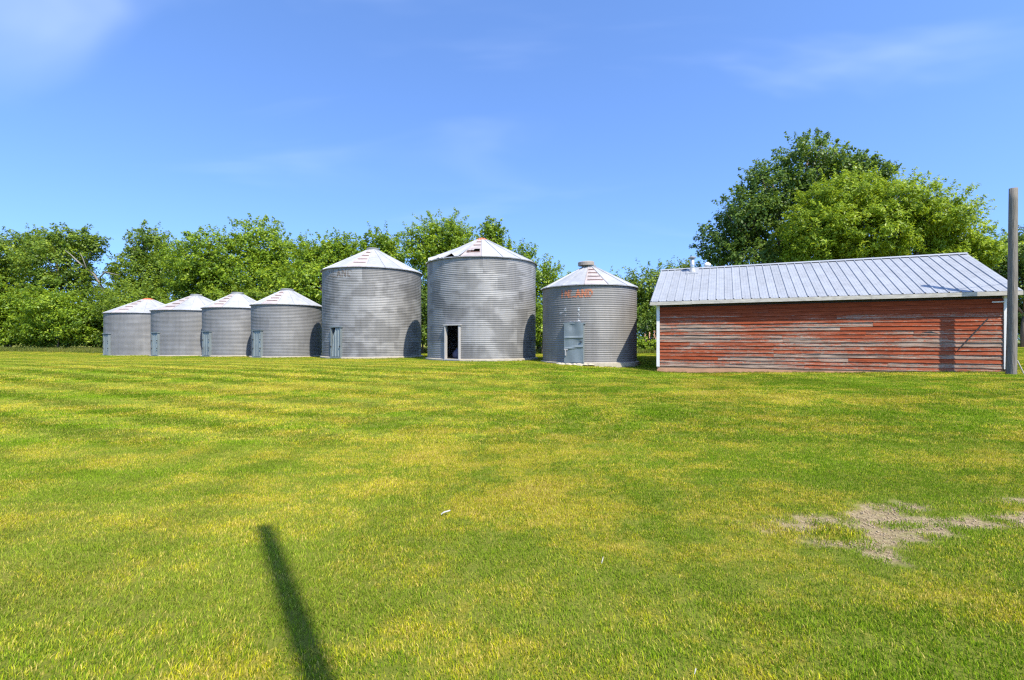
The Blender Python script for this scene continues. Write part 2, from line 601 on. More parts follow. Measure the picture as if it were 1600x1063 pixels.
def build_road():
    xs = np.linspace(34, 140, 54)
    V, F = [], []
    for k, x in enumerate(xs):
        c = 44.5 + .02 * (x - 47)
        for w in (-2.6, -.9, .9, 2.6):
            y = c + w + .25 * math.sin(x * .7 + w)
            V.append((x, y, float(ground(x, y)) + .012))
    n = 4
    for k in range(len(xs) - 1):
        for j in range(3):
            F.append((k * n + j, (k + 1) * n + j, (k + 1) * n + j + 1, k * n + j + 1))
    o = link('gravel_road', make_mesh('gravel_road', V, F, M['road']))
    tag(o, kind='structure')


build_road()


# ---- lawn ---------------------------------------------------------------
def blade_tile(name, size, n, hmin, hmax, wmin, wmax, lean, seed, mat):
    r = np.random.default_rng(seed)
    x = r.uniform(-.70, .70, n) * size; y = r.uniform(-.70, .70, n) * size
    h = r.uniform(hmin, hmax, n); w = r.uniform(wmin, wmax, n) * .5
    a = r.uniform(0, 2 * np.pi, n)
    sx, sy = np.cos(a) * w, np.sin(a) * w
    lx = lean * h * r.uniform(.3, 1.2, n) + r.normal(0, .40, n) * h
    ly = r.normal(0, .40, n) * h
    z0 = np.full(n, -.004)
    hz = h * np.clip(1.1 - .35 * np.hypot(lx, ly) / h, .4, 1)
    P = np.stack([
        np.stack([x - sx, y - sy, z0], 1), np.stack([x + sx, y + sy, z0], 1),
        np.stack([x + .42 * lx + sx * .8, y + .42 * ly + sy * .8, hz * .6], 1),
        np.stack([x + .42 * lx - sx * .8, y + .42 * ly - sy * .8, hz * .6], 1),
        np.stack([x + lx, y + ly, hz], 1)], 1).reshape(-1, 3)
    b = np.arange(n) * 5
    Q = np.stack([b, b + 1, b + 2, b + 3], 1)
    T = np.stack([b + 3, b + 2, b + 4], 1)
    t = r.uniform(0, 1, n).repeat(5)
    me = make_mesh(name, P, [Q, T], mat, False, {'tint': t})
    return bpy.data.objects.new(name, me)


def scatter(name, P, rot, scl, idx, tiles, label, cat):
    """one object: the tiles laid at every point by geometry nodes"""
    tc = bpy.data.collections.new(name + '_tiles')
    for t in tiles:
        tc.objects.link(t)
    me = bpy.data.meshes.new(name)
    me.vertices.add(len(P))
    me.vertices.foreach_set('co', np.asarray(P, np.float32).ravel())
    a = me.attributes.new('rot', 'FLOAT_VECTOR', 'POINT'); a.data.foreach_set('vector', np.asarray(rot, np.float32).ravel())
    a = me.attributes.new('scl', 'FLOAT', 'POINT'); a.data.foreach_set('value', np.asarray(scl, np.float32))
    a = me.attributes.new('idx', 'INT', 'POINT'); a.data.foreach_set('value', np.asarray(idx, np.int32))
    o = link(name, me)
    tag(o, label, cat, None, 'stuff')
    ng = bpy.data.node_groups.new(name + '_scatter', 'GeometryNodeTree')
    ng.interface.new_socket('Geometry', in_out='INPUT', socket_type='NodeSocketGeometry')
    ng.interface.new_socket('Geometry', in_out='OUTPUT', socket_type='NodeSocketGeometry')
    N = ng.nodes.new; L = ng.links.new
    gi, go = N('NodeGroupInput'), N('NodeGroupOutput')
    m2p = N('GeometryNodeMeshToPoints')
    iop = N('GeometryNodeInstanceOnPoints')
    ci = N('GeometryNodeCollectionInfo')
    ci.inputs['Collection'].default_value = tc
    ci.inputs['Separate Children'].default_value = True
    ci.inputs['Reset Children'].default_value = True
    iop.inputs['Pick Instance'].default_value = True

    def na(nm, dt):
        n = N('GeometryNodeInputNamedAttribute'); n.data_type = dt
        n.inputs['Name'].default_value = nm
        return [s for s in n.outputs if s.enabled and s.name == 'Attribute'][0]
    e2r = N('FunctionNodeEulerToRotation')
    L(gi.outputs[0], m2p.inputs['Mesh'])
    L(m2p.outputs[0], iop.inputs['Points'])
    L(ci.outputs[0], iop.inputs['Instance'])
    L(na('idx', 'INT'), iop.inputs['Instance Index'])
    L(na('rot', 'FLOAT_VECTOR'), e2r.inputs[0])
    L(e2r.outputs[0], iop.inputs['Rotation'])
    L(na('scl', 'FLOAT'), iop.inputs['Scale'])
    L(iop.outputs[0], go.inputs[0])
    md = o.modifiers.new('scatter', 'NODES')
    md.node_group = ng
    return o


BINS = [  # x, y, radius, base rel eye, rings, ring height, panels, ladder angle, (kept in one table)
    dict(x=-29.6 * .94, y=39.3 * .94, r=2.78 * .94, zb=-1.157 * .94, rings=4, rh=3.26 * .94 / 4, n=16, rise=1.12, rcap=.36),
    dict(x=-24.1 * .94, y=36.9 * .94, r=2.80 * .94, zb=-1.10 * .94, rings=4, rh=3.26 * .94 / 4, n=16, rise=1.12, rcap=.36),
    dict(x=-19.6 * .94, y=34.5 * .94, r=2.14 * .94, zb=-1.055 * .94, rings=4, rh=3.28 * .94 / 4, n=14, rise=.98, rcap=.36),
    dict(x=-14.93 * .94, y=32.11 * .94, r=2.135 * .94, zb=-1.04 * .94, rings=4, rh=3.30 * .94 / 4, n=14, rise=.94, rcap=.37),
    dict(x=-8.05, y=27.97, r=2.745, zb=-.90, rings=6, rh=4.75 / 6, n=18, rise=1.32, rcap=.36),
    dict(x=-1.54, y=24.73, r=2.745, zb=-.88, rings=6, rh=4.71 / 6, n=18, rise=1.28, rcap=.30),
    dict(x=3.56, y=22.31, r=2.135, zb=-.955, rings=4, rh=3.30 / 4, n=14, rise=1.00, rcap=.34),
]
SHED = dict(x=5.73, y=19.06, L=10.41, D=6.62, z=EYE - 1.2)


def inside_building(x, y, pad=0.0):
    k = np.zeros(np.shape(x), bool)
    for b in BINS:
        k |= (x - b['x']) ** 2 + (y - b['y']) ** 2 < (b['r'] + pad) ** 2
    c, s = math.cos(SH_TH), math.sin(SH_TH)
    dx, dy = x - SHED['x'], y - SHED['y']
    u, v = dx * c - dy * s, dx * s + dy * c
    k |= (u > -pad) & (u < SHED['L'] + pad) & (v > -pad) & (v < SHED['D'] + pad)
    return k


def build_lawn():
    P, RT, SC, ID = [], [], [], []
    r = np.random.default_rng(3)

    def lay(x0, x1, y0, y1, step, variants, mask=None, frus=True):
        gx, gy = np.meshgrid(np.arange(x0, x1, step), np.arange(y0, y1, step))
        x = gx.ravel() + r.uniform(-.25, .25, gx.size) * step
        y = gy.ravel() + r.uniform(-.25, .25, gx.size) * step
        k = np.ones(len(x), bool)
        if frus:
            k &= np.abs(x) < y * 1.22 + 2.6
        if mask is not None: k &= mask(x, y, r)
        k &= ~inside_building(x, y, .02)
        x, y = x[k], y[k]
        P.append(np.stack([x, y, ground(x, y)], 1))
        # mower stripes: the lean turns over from one pass to the next
        s = -x * math.sin(BIN_DIR) + y * math.cos(BIN_DIR)
        par = np.floor(s / .62 + .4 * vnoise(x * .2, y * .2, 8)).astype(int) % 2
        left = np.clip((-x + 3) / 6, 0, 1) * np.clip((y - 5) / 3, 0, 1)
        a = BIN_DIR + par * np.pi + r.normal(0, .35, len(x))
        b = vnoise(x * .5, y * .5, 4) * 9 + r.normal(0, .8, len(x))
        ang = np.where(r.uniform(0, 1, len(x)) < left, a, b)
        RT.append(np.stack([0 * x, 0 * x, ang], 1))
        SC.append(.98 + .30 * vnoise(x * .9, y * .9, 6) + np.where((np.abs(x - 2.5) < .22) & (np.abs(y - 3.7) < .11), .7, 0))
        ID.append(r.choice(variants, len(x)))

    pz = lambda x, y: (x > 1.3) & (x < 6.3) & (y > 2.7) & (y < 5.4)
    # fine tiles round the worn patch, larger ones further out
    lay(1.2, 6.45, 2.6, 5.55, .1, [0, 1, 2], lambda x, y, r: (r.uniform(0, 1, len(x)) > bare_mask(x, y) * 1.03))
    lay(-12, 12, .4, 7.0, .2, [3, 4, 5, 6], lambda x, y, r: ~pz(x, y))
    lay(-20, 20, 7.0, 14.0, .3, [7, 8, 9])
    lay(-62, 62, 14.0, 52.0, .4, [10, 11, 12])
    g = M['grass']
    tiles = []
    for i in range(3): tiles.append(blade_tile('grass_tile_%02d' % i, .1, 150, .009, .024, .0020, .0040, .25, 20 + i, g))
    for i in range(4): tiles.append(blade_tile('grass_tile_%02d' % (3 + i), .2, 640, .009, .026, .0020, .0042, .35, 30 + i, g))
    for i in range(3): tiles.append(blade_tile('grass_tile_%02d' % (7 + i), .3, 700, .012, .030, .0036, .0072, .6, 40 + i, g))
    for i in range(3): tiles.append(blade_tile('grass_tile_%02d' % (10 + i), .4, 560, .018, .040, .006, .012, .7, 50 + i, g))
    scatter('lawn_grass', np.concatenate(P), np.concatenate(RT), np.concatenate(SC), np.concatenate(ID), tiles,
            'short mown green and yellow lawn grass', 'grass')


build_lawn()


def build_pebbles():
    r = np.random.default_rng(9)
    n = 26000
    x = r.uniform(1.5, 6.2, n); y = r.uniform(2.9, 5.2, n)
    k = r.uniform(.2, 1, n) < bare_mask(x, y)
    x, y = x[k], y[k]; n = len(x)
    s = r.gamma(2.0, .0016, n) + .0022
    base = np.array([(1, 0, 0), (0, 1, 0), (-1, 0, 0), (0, -1, 0), (0, 0, .8), (0, 0, -.6)], float)
    V = base[None] * s[:, None, None] * r.uniform(.6, 1.3, (n, 6, 1))
    a = r.uniform(0, 6.28, n); c, sn = np.cos(a)[:, None], np.sin(a)[:, None]
    vx, vy = V[..., 0] * c - V[..., 1] * sn, V[..., 0] * sn + V[..., 1] * c
    V = np.stack([vx + x[:, None], vy + y[:, None], V[..., 2] + (ground(x, y) - .010 + s * .3)[:, None]], 2).reshape(-1, 3)
    f = np.array([(0, 1, 4), (1, 2, 4), (2, 3, 4), (3, 0, 4), (1, 0, 5), (2, 1, 5), (3, 2, 5), (0, 3, 5)])
    F = (f[None] + (np.arange(n) * 6)[:, None, None]).reshape(-1, 3)
    o = link('gravel', make_mesh('gravel', V, F, M['stone']))
    tag(o, 'loose pinkish gravel on the bare patch in the lawn', 'gravel', None, 'stuff')


build_pebbles()


# ================================================================== BINS
def corr(z, rh, per=9, amp=.0068):
    return amp * np.cos(z / rh * per * 2 * np.pi)


SHEET_CACHE = {}


def sheet_mesh(r, a0, a1, rh, mat, key):
    """one corrugated wall sheet, arc a0..a1 measured from local -y, counter-clockwise"""
    k = (key, round(a1 - a0, 5), mat.name)
    if k in SHEET_CACHE: return SHEET_CACHE[k]
    nz = 9 * 6
    na = max(3, int((a1 - a0) * r / .16))
    zz = np.linspace(0, rh + .012, nz + 1)
    aa = np.linspace(0, a1 - a0, na + 1)
    A, Z = np.meshgrid(aa, zz)
    rr = r + corr(Z, rh)
    V = np.stack([rr * np.sin(A), -rr * np.cos(A), Z], 2).reshape(-1, 3)
    i = np.arange((na + 1) * (nz + 1)).reshape(nz + 1, na + 1)
    F = np.stack([i[:-1, :-1].ravel(), i[:-1, 1:].ravel(), i[1:, 1:].ravel(), i[1:, :-1].ravel()], 1)
    me = make_mesh('wall_sheet', V, F, mat, True)
    SHEET_CACHE[k] = me
    return me


LET = {'I': [(.5, 0, .5, 1)], 'N': [(.1, 0, .1, 1), (.9, 0, .9, 1), (.1, 1, .9, 0)], 'L': [(.15, 0, .15, 1), (.15, .06, .9, .06)],
       'A': [(.05, 0, .5, 1), (.95, 0, .5, 1), (.25, .35, .75, .35)],
       'D': [(.12, 0, .12, 1), (.12, .95, .6, .95), (.12, .05, .6, .05), (.6, .95, .9, .7), (.9, .7, .9, .3), (.9, .3, .6, .05)]}


def painted(bin_, strokes, w, z0, rh, keep, mat, root, name, seed):
    """strokes (arc metres, height) painted on the corrugated wall, laid on as a thin skin"""
    r = bin_['r']
    rg = np.random.default_rng(seed)
    xs = [s[0] for s in strokes] + [s[2] for s in strokes]
    ys = [s[1] for s in strokes] + [s[3] for s in strokes]
    c = .02; cz = rh / 9 / 6
    gx = np.arange(min(xs) - w, max(xs) + w, c); gz = np.arange(min(ys) - w, max(ys) + w, cz)
    X, Zc = np.meshgrid(gx + c / 2, gz + cz / 2)
    ins = np.zeros(X.shape, bool)
    for (x0, y0, x1, y1) in strokes:
        dx, dy = x1 - x0, y1 - y0
        l2 = dx * dx + dy * dy + 1e-9
        t = np.clip(((X - x0) * dx + (Zc - y0) * dy) / l2, 0, 1)
        ins |= np.hypot(X - x0 - t * dx, Zc - y0 - t * dy) < w / 2
    fade = vnoise(X * 5 + seed, Zc * 9, seed) * .6 + rg.uniform(0, 1, X.shape) * .4
    ins &= fade < keep(X)
    V, F = [], []
    for j, i in zip(*np.nonzero(ins)):
        b = len(V)
        for (ax, az) in ((gx[i], gz[j]), (gx[i] + c, gz[j]), (gx[i] + c, gz[j] + cz), (gx[i], gz[j] + cz)):
            rr = r + .010 + float(corr((az - z0) % rh, rh)) + .004
            t = ax / r
            V.append((rr * math.sin(t), -rr * math.cos(t), az))
        F.append((b, b + 1, b + 2, b + 3))
    return link(name, make_mesh(name, V, F, mat), root)


def word(txt, x0, wl, gap, z, h):
    st = []
    for ch in txt:
        for (a, b, c, d) in LET[ch]:
            st.append((x0 + a * wl, z + b * h, x0 + c * wl, z + d * h))
        x0 += wl + gap
    return st


def make_bin(i, b, mat, door_kind, ladder, capkind, label, nsheet, seed):
    rg = random.Random(seed)
    zb = EYE + b['zb']
    x, y, r, rings, rh = b['x'], b['y'], b['r'], b['rings'], b['rh']
    m = math.atan2(x, y)
    root = link('grain_bin', None, None, (x, y, zb))
    root.empty_display_size = .3
    tag(root, label, 'grain bin', 'row of grain bins along the trees')
    H = rings * rh
    # ring foundation
    q = MB(); q.lathe([(r - .06, -.35), (r + .10, -.35), (r + .11, -.005), (r + .02, .012), (r - .06, .012), (r - .06, -.35)], 48, False)
    q.build('base_ring', M['concrete'], root)
    q = MB(); q.lathe([(r - .05, .02), (.01, .03)], 32)
    q.build('floor', M['floor_dirt'], root)
    # walls: every sheet is a piece
    da = BIN_DIR + R(0)            # doors all face square off the row
    dw = {'open': .70, 'slab': .74}.get(door_kind, .60)
    gap = 2 * math.asin(min(.9, (dw / 2 + .04) / r))
    for k in range(rings):
        off = (k % 2) * .004
        if k < 2:
            a0, tot = da + gap / 2, 2 * math.pi - gap
        else:
            a0, tot = da + R(35) * (k % 2) + R(11) * k, 2 * math.pi
        sp = tot / nsheet
        for s in range(nsheet):
            me = sheet_mesh(r + off, 0, sp + .004, rh, mat, (round(r, 3), k % 2, k < 2))
            o = link('wall_sheet', me, root, (0, 0, k * rh), (0, 0, a0 + s * sp))
    # roof
    ov = .085
    re, rise, rc = r + ov, b['rise'], b['rcap']
    ze = H - .03
    slope = rise / (re - rc)
    q = MB(); q.lathe([(r - .03, H - .02), (r + .035, H - .02), (re - .01, ze - .02), (re + .006, ze - .012), (re - .01, ze + .006), (r - .03, ze + .035)], 72, False)
    roof = q.build('roof', M['rib_dark'], root)
    n = b['n']
    dth = 2 * math.pi / n
    la = -m + R(ladder)            # ladder panel direction measured from local -y
    first = la - dth / 2

    def pt(a, rr, lift=0.0):
        return (rr * math.sin(a), -rr * math.cos(a), ze + .012 + (re - rr) * slope + lift)
    pan_cache = {}

    def panel(kind, k):
        key = kind if kind in ('plain', 'ladder') else (kind, k)
        if key in pan_cache: return pan_cache[key]
        q = MB()
        a0, a1 = 0.0, dth
        rows = np.linspace(re, rc, 7)
        if kind == 'hole':
            # torn panel: the sheet stops round a ragged opening
            cols = [a0, a0 + .30 * dth, a0 + .45 * dth, a0 + .86 * dth, a1]
            rs = list(np.linspace(re, rc, 13))
            V = [pt(a, rr + (rg.uniform(-.02, .02) if 0 < j < 12 else 0)) for j, rr in enumerate(rs) for a in cols]
            F = []
            for j in range(12):
                for c in range(4):
                    if (c in (2,) and j in (3, 4)) or (c == 1 and j == 3): continue
                    F.append((j * 5 + c, j * 5 + c + 1, (j + 1) * 5 + c + 1, (j + 1) * 5 + c))
            q.add(V, F)
        elif kind == 'bent':
            sh = [.0, .12, .04, .16][k % 4]
            a0b, a1b = a0 + .30 * dth, a1 - sh * dth
            V, F = [], []
            for j, rr in enumerate(rows):
                t = 1 - j / 6
                for c in range(4):
                    a = (a0b + (a1b - a0b) * c / 3) * t + (a0 + (a1 - a0) * c / 3) * (1 - t)
                    V.append(pt(a, rr - (.05 * t if c < 2 else 0), .17 * t * t * (1 if c in (0, 1) else .15) + rg.uniform(-.008, .008)))
            for j in range(6):
                for c in range(3):
                    F.append((j * 4 + c, j * 4 + c + 1, (j + 1) * 4 + c + 1, (j + 1) * 4 + c))
            q.add(V, F)
        else:
            V, F = [], []
            for j, rr in enumerate(rows):
                for c in range(4):
                    V.append(pt(a0 + (a1 - a0) * c / 3, rr, .006 if c in (1, 2) else 0))
            for j in range(6):
                for c in range(3):
                    F.append((j * 4 + c, j * 4 + c + 1, (j + 1) * 4 + c + 1, (j + 1) * 4 + c))
            q.add(V, F)
        # standing rib along one edge
        hw = .017; rb = .035
        V = []
        for rr in (re + .006, rc):
            for (sa, lf) in ((-hw, -.003), (-hw * .7, rb), (hw * .7, rb), (hw, -.003)):
                V.append(pt(sa / max(rr, .3), rr, lf))
        q.add(V, [(0, 1, 5, 4), (1, 2, 6, 5), (2, 3, 7, 6), (3, 2, 1, 0)])
        me = q.mesh('roof_panel', M['rust_stain'] if kind in ('ladder', 'hole') else M['galv_roof'])
        pan_cache[key] = me
        return me
    for k in range(n):
        kind = 'plain'
        if k == 0: kind = 'hole' if capkind == 'torn' else 'ladder'
        elif capkind == 'torn' and k in (n - 1, n - 2, n - 3): kind = 'bent'
        link('roof_panel', panel(kind, k), roof, (0, 0, 0), (0, 0, first + k * dth))
    nr = 4
    for k in range(nr):
        t = .20 + .60 * k / (nr - 1)
        if capkind == 'torn' and k == 1: continue
        rr = re + (rc - re) * t
        half = rr * math.tan(dth / 2) * .92
        half *= .86
        q = MB(); q.box(-half, half, -.013, .013, -.004, .022)
        q.build('ladder_rung', M['rust'], roof, loc=pt(la, rr * .995, .022), rot=(0, 0, la))
    if capkind == 'torn':          # curled rusty flap over the opening
        q = MB()
        q.add([pt(-.40 * dth, re - .62, .02), pt(-.02 * dth, re - .62, .03), pt(-.05 * dth, re - .52, .10), pt(-.34 * dth, re - .45, .12)], [(0, 1, 2, 3)])
        q.add([pt(-.22 * dth, re - .95, .02), pt(-.10 * dth, re - .72, .10), pt(-.20 * dth, re - .70, .05)], [(0, 1, 2)])
        q.build('torn_flap', M['rust'], roof, rot=(0, 0, la))
    # cap
    zt = ze + rise + .012
    q = MB()
    if capkind in ('orange', 'torn'):
        q.lathe([(rc + .05, zt - .03), (rc + .03, zt + .02), (rc * .75, zt + .07), (rc * .45, zt + .11), (.03, zt + .13)], 20)
        q.build('cap', M['orange_cap'], root)
    elif capkind == 'tall':
        q.lathe([(rc + .10, zt - .06), (rc + .10, zt - .02), (rc - .02, zt + .02), (rc - .02, zt + .10)], 24)
        q.build('collar', M['cap_grey'], root)
        q = MB(); q.lathe([(rc - .02, zt + .085), (rc + .03, zt + .09), (rc + .035, zt + .235), (rc + .005, zt + .265), (.05, zt + .275)], 24)
        q.build('cap', M['cap_brown'], root, rot=(R(1.5), R(-2), 0))
    else:
        q.lathe([(rc + .06, zt - .035), (rc + .05, zt + .02), (rc - .01, zt + .05), (rc + .02, zt + .10), (rc - .02, zt + .135), (.05, zt + .15)], 24)
        q.build('cap', M['cap_grey'], root)
    # door
    dh = 2 * rh - .02
    rd = r * math.cos(gap / 2) - .02
    dl = (rd * math.sin(da), -rd * math.cos(da), .0)
    dr = (0, 0, da)
    w = dw / 2
    fr = MB()
    dep = .16
    fr.box(-w - .05, -w, -dep, .02, .012, dh); fr.box(w, w + .05, -dep, .02, .012, dh)
    fr.box(-w - .10, w + .10, -dep - .03, .03, dh + .001, dh + .05)
    fr.box(-w - .059, w + .059, -dep - .03, .03, -.05, .011)
    frame = fr.build('door_frame', M['frame_white'] if door_kind == 'open' else M['galv_door'], root, loc=dl, rot=dr)
    if door_kind == 'ribbed':
        q = MB(); nn = 24
        V, F = [], []
        for j in range(nn + 1):
            t = j / nn
            xx = -w + .002 + (dw - .004) * t
            yy = -dep + .05 - .022 * (1 if math.sin(t * math.pi * 6) > .2 else 0)
            V += [(xx, yy, .03), (xx, yy, dh - .03)]
        for j in range(nn): F.append((2 * j, 2 * j + 2, 2 * j + 3, 2 * j + 1))
        q.add(V, F)
        door = q.build('door', M['galv_door'], root, loc=dl, rot=dr)
        for zz in (.32 * dh, .66 * dh):
            for sx in (-1, 1):
                h = MB(); h.box(sx * (w + .012) - .035, sx * (w + .012) + .035, -dep - .035, -dep - .002, zz - .03, zz + .03)
                h.build('hinge' if sx > 0 else 'latch', M['dark_iron'], door)
    elif door_kind == 'ajar':
        q = MB(); nn = 24
        V, F = [], []
        for j in range(nn + 1):
            t = j / nn
            xx = -w + .002 + (dw - .004) * t
            yy = -dep + .04 - .026 * (1 if math.sin(t * math.pi * 6) > .1 else 0)
            zt_ = dh - .03
            bend = max(0, 1 - t * 2.2)
            V += [(xx, yy, .03), (xx + .05 * bend, yy + .03 * bend, dh * .66), (xx + .17 * bend, yy + .12 * bend, zt_)]
        for j in range(nn):
            for c in range(2): F.append((3 * j + c, 3 * j + 3 + c, 3 * j + 4 + c, 3 * j + 1 + c))
        q.add(V, F)
        door = q.build('door', M['galv_door'], root, loc=dl, rot=dr)
        for zz in (.36 * dh,):
            for sx in (-1, 1):
                h = MB(); h.box(sx * (w + .01) - .035, sx * (w + .01) + .035, -dep - .035, -dep - .002, zz - .035, zz + .035)
                h.build('hinge' if sx > 0 else 'latch', M['dark_iron'], door)
    elif door_kind == 'slab':
        # dented flat sheet door with two creases
        nx_, nz_ = 12, 26
        V, F = [], []
        for j in range(nz_ + 1):
            for c in range(nx_ + 1):
                tx, tz = c / nx_, j / nz_
                xx = -w - .045 + (dw + .09) * tx
                cr = .035 * math.exp(-((tz - .60 - .03 * tx) / .022) ** 2) + .035 * math.exp(-((tz - .33 - .07 * tx) / .022) ** 2)
                dent = .03 * math.exp(-((tx - .4) / .2) ** 2 - ((tz - .9) / .09) ** 2) + .02 * math.exp(-((tx - .78) / .12) ** 2 - ((tz - .5) / .05) ** 2)
                zz = .02 + (dh + .05) * tz - (.05 if tz == 1 and (tx < .1 or tx > .9) else 0)
                V.append((xx, -dep - .04 - cr + dent + .008 * math.sin(tx * 9 + tz * 4), zz))
        for j in range(nz_):
            for c in range(nx_):
                a = j * (nx_ + 1) + c
                F.append((a, a + 1, a + nx_ + 2, a + nx_ + 1))
        q = MB(); q.add(V, F)
        q.box(-w - .046, -w - .02, -dep - .045, -dep, .02, dh)
        q.box(w + .02, w + .046, -dep - .045, -dep, .02, dh)
        door = q.build('door', M['galv_door'], root, loc=dl, rot=dr)
        h = MB(); h.box(-w + .0, -w + .05, -dep - .085, -dep - .05, .30, .55); h.box(-w - .04, -w + .12, -dep - .08, -dep - .05, .53, .58)
        h.build('latch', M['frame_white'], door)
        h = MB(); h.box(w - .10, w - .01, -dep - .075, -dep - .045, .86, .90)
        h.build('handle', M['dark_iron'], door)
        # broken concrete apron and stones under the door
        for t in range(7):
            s = MB()
            s.lathe([(.001, -.08), (.11 + .05 * rg.random(), -.05), (.09, .03), (.03, .055)], 7)
            ax = -w - .3 + t * .24
            s.build('base_stone', M['concrete'], root, loc=(dl[0] + ax * math.cos(da) + .25 * math.sin(da), dl[1] + ax * math.sin(da) - .25 * math.cos(da), -.06),
                    rot=(rg.uniform(-.3, .3), rg.uniform(-.3, .3), rg.uniform(0, 6)), scale=(1.5, .9, .8))
    return root, da, rd


LADD = [-39, -41, -36, -28, -17, -10, 8]
spec = [
    ('galv_small', 'ribbed', 'orange', 'low grey grain bin with orange cap, the farthest left of the row', 6),
    ('galv_small', 'ribbed', 'low', 'low wide grain bin with plain grey cap, second from the left end of the row', 6),
    ('galv_small', 'ribbed', 'low', 'low narrow grain bin third from the left, half hidden by the next bin', 5),
    ('galv_small', 'ribbed', 'low', 'low grain bin just left of the tall bins, ribbed door at its left', 5),
    ('galv_big', 'ajar', 'low', 'tall patchy grain bin with plain roof, faded lettering and buckled ribbed door', 6),
    ('galv_big', 'open', 'torn', 'tallest grain bin with open dark doorway, torn roof panels and orange cap', 6),
    ('galv_near', 'slab', 'tall', 'grain bin beside the red shed, with dented flat door and orange lettering', 5),
]
roots = []
for i, (mt, dk, ck, lb, ns) in enumerate(spec):
    roots.append(make_bin(i, BINS[i], M[mt], dk, LADD[i], ck, lb, ns, 100 + i))

# lettering painted on two bins
b = BINS[4]; m = math.atan2(b['x'], b['y'])
top = (b['rings'] - 1) * b['rh']
x0 = (-m + R(-62)) * b['r']; x1 = (-m + R(-21)) * b['r']
wl = (x1 - x0) / 6 * .74; gp = (x1 - x0) / 6 * .26
painted(b, word('INLAND', x0, wl, gp, top + .28, .36), .062, top, b['rh'],
        lambda X: np.where(X < x0 + 2 * (wl + gp), .36, .58), M['text_faded'], roots[4][0], 'painted_lettering', 3)
b = BINS[6]; m = math.atan2(b['x'], b['y'])
top = (b['rings'] - 1) * b['rh']
y0 = (-m + R(-35)) * b['r']; y1 = (-m + R(5)) * b['r']
wl2 = (y1 - y0) / 6 * .8; gp2 = (y1 - y0) / 6 * .2
painted(b, word('INLAND', y0, wl2, gp2, top + .30, .28), .075, top, b['rh'],
        lambda X: np.where((X > y0 + 2.0 * (wl2 + gp2)) & (X < y0 + 2.5 * (wl2 + gp2)), .28, .66), M['text_orange'], roots[6][0], 'painted_lettering', 5)
sx = (-m + R(-36)) * b['r']
mid = (b['rings'] - 2) * b['rh']
painted(b, [(sx + .05, mid + .0, sx + .05, mid + .42), (sx + .33, mid + .05, sx + .33, mid + .62), (sx + .05, mid + .42, sx + .33, mid + .62), (sx + .92, mid - .02, sx + .92, mid + .64),
            (sx + .55, mid + .05, sx + .95, mid + .05)], .10, mid, b['rh'], lambda X: 0 * X + .44, M['white_smear'], roots[6][0], 'white_paint_smear', 8)


# a sack on the floor behind the open doorway
def sack():
    root, da, rd = roots[5]
    q = MB()
    q.lathe([(.06, 0), (.24, .02), (.27, .14), (.25, .27), (.17, .36), (.07, .40), (.09, .46)], 16)
    d = (math.sin(da), -math.cos(da))
    s = (math.cos(da), math.sin(da))
    o = q.build('sack', M['sack'], None, True, loc=(BINS[5]['x'] + d[0] * (rd - .55) - s[0] * .08, BINS[5]['y'] + d[1] * (rd - .55) - s[1] * .08, EYE + BINS[5]['zb'] + .03), rot=(.12, -.1, .4))
    tag(o, 'blue grey sack standing inside the open doorway of the tallest bin', 'sack')


sack()


